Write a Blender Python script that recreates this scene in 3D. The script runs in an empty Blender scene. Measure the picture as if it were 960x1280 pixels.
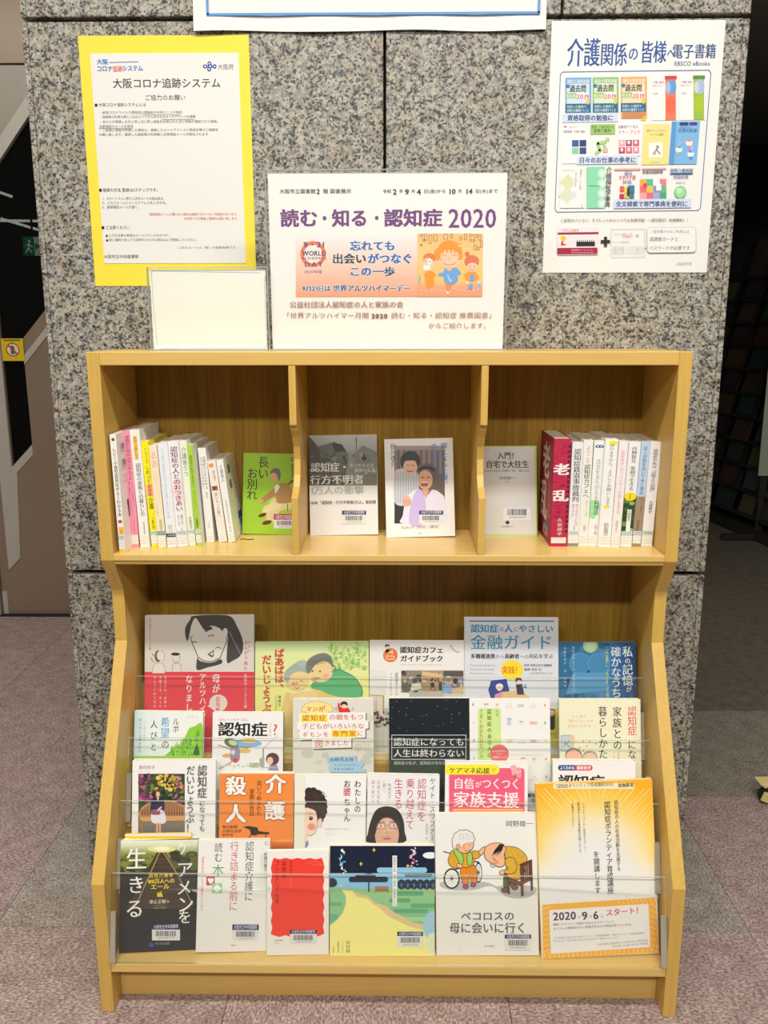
import bpy, bmesh, math, random
import numpy as np
from mathutils import Matrix, Vector
random.seed(7)
SC = bpy.context.scene
COL = SC.collection
# ---------------------------------------------------------------- camera
cam = bpy.data.objects.new('camera', bpy.data.cameras.new('camera')); COL.objects.link(cam)
cam.data.sensor_fit = 'HORIZONTAL'; cam.data.sensor_width = 36.0; cam.data.lens = 36.0*1062.46/960
R2 = Vector((0.99991629, 0.01290885, -0.00087955)); U2 = Vector((-0.00187693, 0.21197297, 0.97727373))
FW = Vector((-0.01280192, 0.97719027, -0.21197945))
cam.matrix_world = Matrix(((R2.x, U2.x, -FW.x, 0.0117), (R2.y, U2.y, -FW.y, -1.4221), (R2.z, U2.z, -FW.z, 1.1700), (0, 0, 0, 1)))
cam.data.clip_start = .05
SC.camera = cam
# ---------------------------------------------------------------- world, exposure
wd = bpy.data.worlds.new('world'); SC.world = wd; wd.use_nodes = True
wd.node_tree.nodes['Background'].inputs[0].default_value = (1.0, .95, .86, 1)
wd.node_tree.nodes['Background'].inputs[1].default_value = .06
SC.view_settings.view_transform = 'Standard'; SC.view_settings.look = 'None'
SC.view_settings.exposure = 0.0; SC.view_settings.gamma = 1.0
SC.view_settings.use_curve_mapping = False
# ---------------------------------------------------------------- ceiling lamps
def area(name, loc, sx, sy, power, col=(1, .972, .93), rot=(0, 0, 0)):
    l = bpy.data.lights.new(name, 'AREA'); l.shape = 'RECTANGLE'; l.size = sx; l.size_y = sy; l.energy = power; l.color = col
    o = bpy.data.objects.new(name, l); COL.objects.link(o); o.location = loc; o.rotation_euler = rot
    return o
LAMPS = [((0.1, -1.02, 2.66), 2.4, .16, 58), ((0.0, -2.7, 2.66), 2.4, .22, 112), ((-1.7, .75, 2.66), 1.2, .22, 20), ((1.7, 1.3, 2.66), 1.2, .22, 9)]  # last one is an added fill lamp for the floor at right
for p, sx, sy, e in LAMPS: area('ceiling_lamp_light', p, sx, sy, e)
# ---------------------------------------------------------------- helpers
def lin(c):
    if isinstance(c, str): c = [int(c[i:i+2], 16) for i in (0, 2, 4)]
    r = [x/255.0 for x in c]
    return tuple((x/12.92 if x <= .04045 else ((x+.055)/1.055)**2.4) for x in r)
def nmat(name):
    m = bpy.data.materials.new(name); m.use_nodes = True
    nt = m.node_tree; b = nt.nodes['Principled BSDF']
    return m, nt, b
def plain(name, c, rough=.5, metal=0.0, spec=.5, coat=0.0):
    m, nt, b = nmat(name); b.inputs['Base Color'].default_value = (*lin(c), 1); b.inputs['Roughness'].default_value = rough
    b.inputs['Metallic'].default_value = metal; b.inputs['Specular IOR Level'].default_value = spec
    b.inputs['Coat Weight'].default_value = coat; b.inputs['Coat Roughness'].default_value = .08
    return m
def ramp(nt, stops, interp='LINEAR'):
    r = nt.nodes.new('ShaderNodeValToRGB'); cr = r.color_ramp; cr.interpolation = interp
    while len(cr.elements) < len(stops): cr.elements.new(.5)
    for e, (p, c) in zip(cr.elements, stops):
        e.position = p; e.color = (*lin(c), 1)
    return r
def coords(nt, scale):
    tc = nt.nodes.new('ShaderNodeTexCoord'); mp = nt.nodes.new('ShaderNodeMapping'); mp.inputs['Scale'].default_value = scale
    nt.links.new(tc.outputs['Object'], mp.inputs[0]); return mp.outputs[0]
def noise(nt, vec, scale, detail=2, rough=.5):
    n = nt.nodes.new('ShaderNodeTexNoise'); n.inputs['Scale'].default_value = scale; n.inputs['Detail'].default_value = detail
    n.inputs['Roughness'].default_value = rough
    if vec is not None: nt.links.new(vec, n.inputs['Vector'])
    return n
def bump(nt, b, h, strength, dist=.001):
    bp = nt.nodes.new('ShaderNodeBump'); bp.inputs['Strength'].default_value = strength; bp.inputs['Distance'].default_value = dist
    nt.links.new(h, bp.inputs['Height']); nt.links.new(bp.outputs[0], b.inputs['Normal'])
def mixc(nt, f, a, c, mode='MIX'):
    m = nt.nodes.new('ShaderNodeMix'); m.data_type = 'RGBA'; m.blend_type = mode
    for s, v in ((m.inputs[0], f), (m.inputs[6], a), (m.inputs[7], c)):
        if isinstance(v, (int, float)): s.default_value = v
        elif isinstance(v, tuple): s.default_value = (*v, 1) if len(v) == 3 else v
        else: nt.links.new(v, s)
    return m.outputs[2]
def oak(name, axis, base, dark, contrast=.5, rough=.38):
    m, nt, b = nmat(name)
    s = {'z': (1, 1, .035), 'x': (.035, 1, 1), 'y': (1, .035, 1)}[axis]
    v = coords(nt, s)
    n1 = noise(nt, v, 210, 3, .6); n2 = noise(nt, v, 40, 2, .5); n3 = noise(nt, coords(nt, (1, 1, 1)), 6, 2)
    r1 = ramp(nt, [(.30, dark), (.62, base)])
    nt.links.new(n1.outputs['Fac'], r1.inputs[0])
    r2 = ramp(nt, [(.3, dark), (.7, base)]); nt.links.new(n2.outputs['Fac'], r2.inputs[0])
    c = mixc(nt, .4, r1.outputs[0], r2.outputs[0])
    c = mixc(nt, contrast, lin(base), c)
    nt.links.new(c, b.inputs['Base Color']); b.inputs['Roughness'].default_value = rough
    b.inputs['Specular IOR Level'].default_value = .4
    bump(nt, b, n1.outputs['Fac'], .12, .0005)
    return m
M = {}
M['oak_edge'] = oak('oak_edge', 'x', 'D9B466', 'CAA154', .55)
M['oak_side'] = oak('oak_side', 'z', 'D6B05A', 'B98F40', .5)
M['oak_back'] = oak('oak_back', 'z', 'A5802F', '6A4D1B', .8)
M['oak_shelf'] = oak('oak_shelf', 'x', 'DCBB70', 'CDA55C', .5, .3)
M['paper'] = plain('paper', 'E6E4DC', .6)
M['pages'] = plain('pages', 'E4DCC4', .8)
M['ink'] = None
def ink_material(name, rough, coat):
    m, nt, b = nmat(name); a = nt.nodes.new('ShaderNodeAttribute'); a.attribute_name = 'ink'
    nt.links.new(a.outputs['Color'], b.inputs['Base Color']); b.inputs['Roughness'].default_value = rough
    b.inputs['Specular IOR Level'].default_value = .35
    b.inputs['Coat Weight'].default_value = coat; b.inputs['Coat Roughness'].default_value = .15
    return m
M['ink'] = ink_material('printed_ink', .55, 0.0)
M['ink_gloss'] = ink_material('printed_ink_gloss', .4, .35)
def granite():
    m, nt, b = nmat('granite')
    v = coords(nt, (1, 1, 1))
    dn = noise(nt, v, 160, 2)
    add = nt.nodes.new('ShaderNodeVectorMath'); add.operation = 'MULTIPLY_ADD'
    nt.links.new(dn.outputs['Color'], add.inputs[0]); add.inputs[1].default_value = (.006, .006, .006); nt.links.new(v, add.inputs[2])
    vo = nt.nodes.new('ShaderNodeTexVoronoi'); vo.inputs['Scale'].default_value = 250; nt.links.new(add.outputs[0], vo.inputs['Vector'])
    sep = nt.nodes.new('ShaderNodeSeparateColor'); nt.links.new(vo.outputs['Color'], sep.inputs[0])
    big = noise(nt, v, 55, 3, .6)
    mth = nt.nodes.new('ShaderNodeMath'); mth.operation = 'MULTIPLY_ADD'; nt.links.new(big.outputs['Fac'], mth.inputs[0]); mth.inputs[1].default_value = 1.3
    m2 = nt.nodes.new('ShaderNodeMath'); m2.operation = 'MULTIPLY'; nt.links.new(sep.outputs[0], m2.inputs[0]); m2.inputs[1].default_value = .62
    nt.links.new(m2.outputs[0], mth.inputs[2])
    off = nt.nodes.new('ShaderNodeMath'); off.operation = 'SUBTRACT'; nt.links.new(mth.outputs[0], off.inputs[0]); off.inputs[1].default_value = .46
    r = ramp(nt, [(.0, '30302E'), (.20, '4C4B46'), (.31, '7A7872'), (.44, '8F8D83'), (.60, 'A39F92'), (.80, 'B8B2A2')])
    nt.links.new(off.outputs[0], r.inputs[0])
    vo2 = nt.nodes.new('ShaderNodeTexVoronoi'); vo2.inputs['Scale'].default_value = 300; nt.links.new(add.outputs[0], vo2.inputs['Vector'])
    s2 = nt.nodes.new('ShaderNodeSeparateColor'); nt.links.new(vo2.outputs['Color'], s2.inputs[0])
    r2 = ramp(nt, [(.0, '4A4A4A'), (.12, '4A4A4A'), (.16, 'FFFFFF'), (1, 'FFFFFF')]); nt.links.new(s2.outputs[1], r2.inputs[0])
    c = mixc(nt, .85, r.outputs[0], r2.outputs[0], 'MULTIPLY')
    warm = noise(nt, v, 24, 2); r3 = ramp(nt, [(.42, 'FFFFFF'), (.66, 'F4E8DA')]); nt.links.new(warm.outputs['Fac'], r3.inputs[0])
    c = mixc(nt, .8, c, r3.outputs[0], 'MULTIPLY')
    nt.links.new(c, b.inputs['Base Color']); b.inputs['Roughness'].default_value = .55
    bump(nt, b, off.outputs[0], .35, .0008)
    return m
M['granite'] = granite()
def carpet(name, c1, c2, c3):
    m, nt, b = nmat(name)
    v = coords(nt, (1, .55, 1)); n1 = noise(nt, v, 250, 4, .7); n2 = noise(nt, coords(nt, (1, 1, 1)), 22, 3, .6)
    r = ramp(nt, [(.33, c1), (.5, c2), (.68, c3)]); nt.links.new(n1.outputs['Fac'], r.inputs[0])
    r2 = ramp(nt, [(.3, 'C8C0BC'), (.7, 'FFFFFF')]); nt.links.new(n2.outputs['Fac'], r2.inputs[0])
    c = mixc(nt, .7, r.outputs[0], r2.outputs[0], 'MULTIPLY')
    nt.links.new(c, b.inputs['Base Color']); b.inputs['Roughness'].default_value = .95; b.inputs['Specular IOR Level'].default_value = .1
    bump(nt, b, n1.outputs['Fac'], .9, .004)
    return m
M['carpet_mauve'] = carpet('carpet_mauve', '735C59', 'B49C95', 'E6D4C8')
M['carpet_mauve2'] = carpet('carpet_mauve2', '705B57', 'AF9992', 'DFCEC2')
M['carpet_grey'] = carpet('carpet_grey', '6B635B', 'A69D91', 'D4CBBD')
M['carpet_olive'] = carpet('carpet_olive', '625B50', '958D7E', 'BAB2A1')
M['carpet_brown'] = carpet('carpet_brown', '5C5648', '7A7262', '938B78')
M['joint'] = plain('joint', '1B1A18', .9)
M['dark_wall'] = plain('dark_wall', '3A3936', .9)
M['white_ceiling'] = plain('white_ceiling', 'D8D5CC', .9)
M['dark_metal'] = plain('dark_metal', '3C3A34', .5, .3)
M['bracket'] = plain('bracket', 'B4B0A2', .35, .4)
def steel(name, c, rough=.38):
    m, nt, b = nmat(name); v = coords(nt, (60, 60, 1)); n = noise(nt, v, 8, 2)
    r = ramp(nt, [(.3, [int(x*.93) for x in bytes.fromhex(c)]), (.7, c)]); nt.links.new(n.outputs['Fac'], r.inputs[0])
    nt.links.new(r.outputs[0], b.inputs['Base Color']); b.inputs['Metallic'].default_value = .25; b.inputs['Roughness'].default_value = rough
    return m
M['copper_steel'] = steel('copper_steel', 'A08C76')
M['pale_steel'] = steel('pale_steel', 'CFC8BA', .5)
M['grey_steel'] = steel('grey_steel', 'B0A898', .45)
def clear(name, tint, ior=1.45, opaque=None, of=0.0):
    m, nt, b = nmat(name); out = nt.nodes['Material Output']
    tr = nt.nodes.new('ShaderNodeBsdfTransparent'); tr.inputs[0].default_value = (*tint, 1)
    gl = nt.nodes.new('ShaderNodeBsdfGlossy'); gl.inputs['Roughness'].default_value = .04
    fr = nt.nodes.new('ShaderNodeFresnel'); fr.inputs['IOR'].default_value = ior
    mx = nt.nodes.new('ShaderNodeMixShader'); nt.links.new(fr.outputs[0], mx.inputs[0]); nt.links.new(tr.outputs[0], mx.inputs[1]); nt.links.new(gl.outputs[0], mx.inputs[2])
    last = mx.outputs[0]
    if of > 0:
        df = nt.nodes.new('ShaderNodeBsdfDiffuse'); df.inputs[0].default_value = (*lin(opaque), 1)
        m2 = nt.nodes.new('ShaderNodeMixShader'); m2.inputs[0].default_value = of; nt.links.new(last, m2.inputs[1]); nt.links.new(df.outputs[0], m2.inputs[2]); last = m2.outputs[0]
    nt.links.new(last, out.inputs[0]); nt.nodes.remove(b)
    return m
M['acrylic'] = clear('acrylic', (.99, .992, .985), 1.16, opaque='E8E8DC', of=.015)
M['acrylic_edge'] = clear('acrylic_edge', (.93, .94, .91), 1.25, opaque='E2E2D4', of=.3)
M['film'] = clear('film', (.995, .995, .995), 1.12, opaque='F0F0EC', of=.012)
M['film_edge'] = clear('film_edge', (.9, .92, .9), 1.3, opaque='EDEFE8', of=.35)
M['wired_glass'] = clear('wired_glass', (.42, .45, .44), 1.45, opaque='20201E', of=.25)

class MB:
    """collects boxes, prisms and tubes into one mesh"""
    def __init__(s): s.v = []; s.f = []; s.m = []
    def box(s, x0, y0, z0, x1, y1, z1, mi=0):
        n = len(s.v); s.v += [(x0,y0,z0),(x1,y0,z0),(x1,y1,z0),(x0,y1,z0),(x0,y0,z1),(x1,y0,z1),(x1,y1,z1),(x0,y1,z1)]
        s.f += [tuple(n+i for i in q) for q in ((0,3,2,1),(4,5,6,7),(0,1,5,4),(1,2,6,5),(2,3,7,6),(3,0,4,7))]; s.m += [mi]*6; return s
    def prism(s, pts, axis, a, b, mi=0):
        """polygon pts in the plane normal to axis, extruded from a to b"""
        n = len(s.v); k = len(pts)
        def P(p, t): return {'x': (t, p[0], p[1]), 'y': (p[0], t, p[1]), 'z': (p[0], p[1], t)}[axis]
        s.v += [P(p, a) for p in pts] + [P(p, b) for p in pts]
        s.f += [tuple(range(n, n+k)), tuple(range(n+2*k-1, n+k-1, -1))] + [(n+i, n+(i+1) % k, n+k+(i+1) % k, n+k+i) for i in range(k)]
        s.m += [mi]*(k+2); return s
    def cyl(s, p0, p1, r0, r1=None, n=12, mi=0):
        r1 = r0 if r1 is None else r1
        p0 = Vector(p0); p1 = Vector(p1); d = (p1-p0).normalized(); a = d.orthogonal().normalized(); b = d.cross(a); k = len(s.v)
        for p, r in ((p0, r0), (p1, r1)):
            s.v += [tuple(p + r*(math.cos(t)*a + math.sin(t)*b)) for t in [2*math.pi*i/n for i in range(n)]]
        s.f += [(k+i, k+(i+1) % n, k+n+(i+1) % n, k+n+i) for i in range(n)] + [tuple(range(k+n-1, k-1, -1)), tuple(range(k+n, k+2*n))]
        s.m += [mi]*(n+2); return s
    def mesh(s, name, mats):
        me = bpy.data.meshes.new(name); me.from_pydata(s.v, [], s.f)
        for m in (mats if isinstance(mats, (list, tuple)) else [mats]): me.materials.append(m)
        me.polygons.foreach_set('material_index', s.m)
        bm = bmesh.new(); bm.from_mesh(me); bmesh.ops.recalc_face_normals(bm, faces=bm.faces); bm.to_mesh(me); bm.free()
        return me
    def build(s, name, mats, parent=None, bevel=0.0):
        o = bpy.data.objects.new(name, s.mesh(name, mats)); COL.objects.link(o)
        if parent: o.parent = parent
        if bevel:
            md = o.modifiers.new('bevel', 'BEVEL'); md.width = bevel; md.segments = 2; md.limit_method = 'ANGLE'
        return o
def tag(o, label=None, cat=None, group=None, kind=None):
    for k, v in (('label', label), ('category', cat), ('group', group), ('kind', kind)):
        if v: o[k] = v
    return o
def empty(name, loc=(0, 0, 0), mat=None):
    o = bpy.data.objects.new(name, None); COL.objects.link(o); o.empty_display_size = .05
    if mat is not None: o.matrix_world = mat
    else: o.location = loc
    return o

# ---------------------------------------------------------------- printing: flat lettering and drawings as thin meshes
GL = {}
_tc = bpy.data.curves.new('glyph', 'FONT'); _tc.resolution_u = 2; _to = bpy.data.objects.new('glyph', _tc)
def glyph(ch):
    if ch not in GL:
        _tc.body = ch; me = _to.to_mesh()
        v = [(p.co.x, p.co.y) for p in me.vertices]; f = [tuple(p.vertices) for p in me.polygons]
        _to.to_mesh_clear()
        wide = ord(ch) > 0x2000
        adv = 1.0 if wide else ((max(p[0] for p in v)+.06) if v else .3)
        GL[ch] = (v, f, adv)
    return GL[ch]
def homography(src, dst):
    A = []; B = []
    for (x, y), (u, v) in zip(src, dst):
        A.append([x, y, 1, 0, 0, 0, -u*x, -u*y]); B.append(u)
        A.append([0, 0, 0, x, y, 1, -v*x, -v*y]); B.append(v)
    h = np.linalg.solve(np.array(A, float), np.array(B, float)); return np.append(h, 1).reshape(3, 3)
def smooth(P, n=4):
    """closed Catmull-Rom curve through P"""
    R = []; k = len(P)
    for i in range(k):
        a, b, c, d = P[i-1], P[i], P[(i+1) % k], P[(i+2) % k]
        for j in range(n):
            t = j/n; R.append(tuple(.5*(2*b[q]+(c[q]-a[q])*t+(2*a[q]-5*b[q]+4*c[q]-d[q])*t*t+(3*b[q]-a[q]-3*c[q]+d[q])*t**3) for q in (0, 1)))
    return R
def lerpc(stops, d):
    for (t0, c0), (t1, c1) in zip(stops[:-1], stops[1:]):
        if d <= t1:
            f = max(0, (d-t0)/(t1-t0)); A = bytes.fromhex(c0); B = bytes.fromhex(c1); return [A[i]+(B[i]-A[i])*f for i in range(3)]
    return list(bytes.fromhex(stops[-1][1]))
class Ink:
    """a flat print of size w x h metres; layout coordinates run over the quad (TL, TR, BR, BL)"""
    def __init__(s, quad, w, h):
        q = [(quad[i], quad[i+1]) for i in (0, 2, 4, 6)]
        s.w, s.h = w, h; s.Hm = homography(q, [(0, h), (w, h), (w, 0), (0, 0)])
        s.kx = w/((abs(q[1][0]-q[0][0])+abs(q[2][0]-q[3][0]))/2); s.ky = h/((abs(q[3][1]-q[0][1])+abs(q[2][1]-q[1][1]))/2)
        s.V = []; s.F = []; s.C = []; s.z = 0.0; s.o = (0, 0, 1.0); s.lim = (0, 0, w, h)
    def fr(s, ox=0, oy=0, k=1.0): s.o = (ox, oy, k); return s
    def mp(s, x, y):
        x = s.o[0]+x/s.o[2]; y = s.o[1]+y/s.o[2]; p = s.Hm @ np.array([x, y, 1.0]); return p[0]/p[2], p[1]/p[2]
    def add(s, pts, faces, cols, new=True):
        if new: s.z += 9e-6
        n = len(s.V); l = s.lim
        s.V += [(min(max(a, l[0]), l[2]), min(max(b, l[1]), l[3]), s.z) for a, b in pts]
        s.F += [tuple(n+i for i in f) for f in faces]
        s.C += cols if isinstance(cols, list) else [lin(cols)]*len(pts)
    def base(s, c): s.add([(0, 0), (s.w, 0), (s.w, s.h), (0, s.h)], [(0, 1, 2, 3)], c); return s
    def poly(s, pts, c): s.add([s.mp(*p) for p in pts], [tuple(range(len(pts)))], c); return s
    def rect(s, x0, y0, x1, y1, c): return s.poly([(x0, y1), (x1, y1), (x1, y0), (x0, y0)], c)
    def rrect(s, x0, y0, x1, y1, r, c):
        P = []
        for cx, cy, a0 in ((x1-r, y0+r, -90), (x1-r, y1-r, 0), (x0+r, y1-r, 90), (x0+r, y0+r, 180)):
            P += [(cx+r*math.cos(math.radians(a0+t)), cy+r*math.sin(math.radians(a0+t))) for t in (0, 30, 60, 90)]
        return s.poly(P, c)
    def ell(s, cx, cy, rx, ry, c, rot=0, a0=0, a1=360, n=20):
        t = math.radians(rot); P = []
        for i in range(n + (1 if a1-a0 < 360 else 0)):
            a = math.radians(a0+(a1-a0)*i/n); x, y = rx*math.cos(a), ry*math.sin(a)
            P.append((cx+x*math.cos(t)-y*math.sin(t), cy+x*math.sin(t)+y*math.cos(t)))
        return s.poly(P, c)
    def line(s, pts, wd, c, closed=False):
        P = [s.mp(*p) for p in pts]; hw = wd/s.o[2]*s.kx/2; V = []; F = []
        if closed: P = P+[P[0]]
        for a, b in zip(P[:-1], P[1:]):
            d = math.hypot(b[0]-a[0], b[1]-a[1]) or 1e-9; dx, dy = (b[0]-a[0])/d*hw, (b[1]-a[1])/d*hw; n = len(V)
            V += [(a[0]-dy-dx*.5, a[1]+dx-dy*.5), (a[0]+dy-dx*.5, a[1]-dx-dy*.5), (b[0]+dy+dx*.5, b[1]-dx+dy*.5), (b[0]-dy+dx*.5, b[1]+dx+dy*.5)]; F.append((n, n+1, n+2, n+3))
        s.add(V, F, c); return s
    def sm(s, P, c, n=4, closed=True):
        return s.poly(smooth(P, n), c)
    def field(s, x0, y0, x1, y1, nx, ny, fn):
        P = [s.mp(x0+(x1-x0)*i/nx, y0+(y1-y0)*j/ny) for j in range(ny+1) for i in range(nx+1)]
        C = [lin(fn(x0+(x1-x0)*i/nx, y0+(y1-y0)*j/ny)) for j in range(ny+1) for i in range(nx+1)]
        F = [(j*(nx+1)+i, (j+1)*(nx+1)+i, (j+1)*(nx+1)+i+1, j*(nx+1)+i+1) for j in range(ny) for i in range(nx)]
        s.add(P, F, C); return s
    def frame(s, x0, y0, x1, y1, wd, c): return s.line([(x0, y0), (x1, y0), (x1, y1), (x0, y1)], wd, c, True)
    def arc(s, cx, cy, rx, ry, a0, a1, wd, c, n=12):
        return s.line([(cx+rx*math.cos(math.radians(a0+(a1-a0)*i/n)), cy+ry*math.sin(math.radians(a0+(a1-a0)*i/n))) for i in range(n+1)], wd, c, False)
    def grad(s, x0, y0, x1, y1, stops, horiz=False):
        P = []; F = []; C = []
        for i, (t, c) in enumerate(stops):
            if horiz: x = x0+(x1-x0)*t; P += [s.mp(x, y0), s.mp(x, y1)]
            else: y = y0+(y1-y0)*t; P += [s.mp(x0, y), s.mp(x1, y)]
            C += [lin(c)]*2
            if i: F.append((2*i-2, 2*i-1, 2*i+1, 2*i))
        s.add(P, F, C); return s
    def _g(s, ch, ax, ay, sx, sy, c, bold, rot=False, new=False):
        v, f, adv = glyph(ch)
        if not v: return
        z0 = s.z
        offs = [(0, 0)] if not bold else ([(-bold, 0), (bold, 0)] if bold < .03 else [(-bold, -bold*.5), (bold, bold*.5), (-bold, bold*.5), (bold, -bold*.5)])
        if rot: v = [(.5+(y-.38), .38-(x-.5)) for x, y in v]
        for i, (ox, oy) in enumerate(offs): s.z = z0+i*1.6e-6; s.add([(ax+(x+ox)*sx, ay+(y+oy-.86)*sy) for x, y in v], f, c, False)
        s.z = z0
    def H(s, txt, x0, y0, x1, size, c='222222', bold=0):
        """horizontal line of text from x0 to x1, top y0"""
        s.z += 9e-6; A = s.mp(x0, y0); tot = sum(glyph(ch)[2] for ch in txt)
        L = (x1-x0)/s.o[2]*s.kx; sy = size/s.o[2]*s.ky; pitch = L/tot; sx = min(pitch, size/s.o[2]*s.kx*1.12); x = 0
        B = s.mp(x1, y0); sl = 0
        for ch in txt:
            ad = glyph(ch)[2]; s._g(ch, A[0]+x+(pitch-sx)*ad/2, A[1], sx, sy, c, bold); x += pitch*ad
        return s
    def Vt(s, txt, x, y0, y1, size, c='222222', bold=0):
        """vertical line of text centred on x, from y0 down to y1"""
        s.z += 9e-6; A = s.mp(x, y0); n = len(txt); L = (y1-y0)/s.o[2]*s.ky; cell = L/n
        sx = size/s.o[2]*s.kx; sy = min(cell*1.06, size/s.o[2]*s.ky*1.15)
        for i, ch in enumerate(txt):
            if ch == ' ': continue
            ad = glyph(ch)[2]; ay = A[1]-i*cell-(cell-sy)/2
            if ch in '、。': s._g(ch, A[0]-sx*.5+sx*.55, ay+sy*.5, sx, sy, c, bold)
            else: s._g(ch, A[0]-sx*ad/2, ay, sx, sy, c, bold, rot=ch in 'ー「」『』（）〜')
        return s
    def sticker(s, x0, y0, x1, ym, y1, strip='20285E', dup=None):
        s.rect(x0, ym, x1, y1, 'DCDCD8'); s.rect(x0, y0, x1, ym, strip)
        s.H('大阪市立中央図書館', x0+(x1-x0)*.06, y0+(ym-y0)*.08, x1-(x1-x0)*.06, (ym-y0)*.85, 'E8E8F4')
        h = y1-ym; w = x1-x0; x = x0+w*.14; rnd = random.Random(int(x0*7+y0))
        P = []; F = []
        while x < x1-w*.16:
            bw = w*rnd.choice((.012, .02, .03)); n = len(P); P += [s.mp(x, ym+h*.62), s.mp(x+bw, ym+h*.62), s.mp(x+bw, ym+h*.12), s.mp(x, ym+h*.12)]; F.append((n, n+1, n+2, n+3)); x += bw+w*rnd.choice((.012, .02))
        s.add(P, F, '2A2A2A')
        s.H('120120345678', x0+w*.2, ym+h*.68, x1-w*.2, h*.2, '444444'); return s
    def build(s, name, parent, mat=None, plane='front', off=.0003, x=0.0, y=0.0):
        """front: in the plane y=-off facing -y; right: plane x=x+off facing +x; left: x=-off facing -x"""
        if plane == 'front': V = [(a, -off-z, b) for a, b, z in s.V]
        elif plane == 'right': V = [(x+off+z, a, b) for a, b, z in s.V]
        else: V = [(-off-z, s.w-a, b) for a, b, z in s.V]
        me = bpy.data.meshes.new(name); me.from_pydata(V, [], s.F)
        at = me.color_attributes.new('ink', 'FLOAT_COLOR', 'POINT')
        at.data.foreach_set('color', [k for c in s.C for k in (*c, 1.0)])
        me.materials.append(mat or M['ink']); o = bpy.data.objects.new(name, me); COL.objects.link(o); o.parent = parent
        return o
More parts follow.
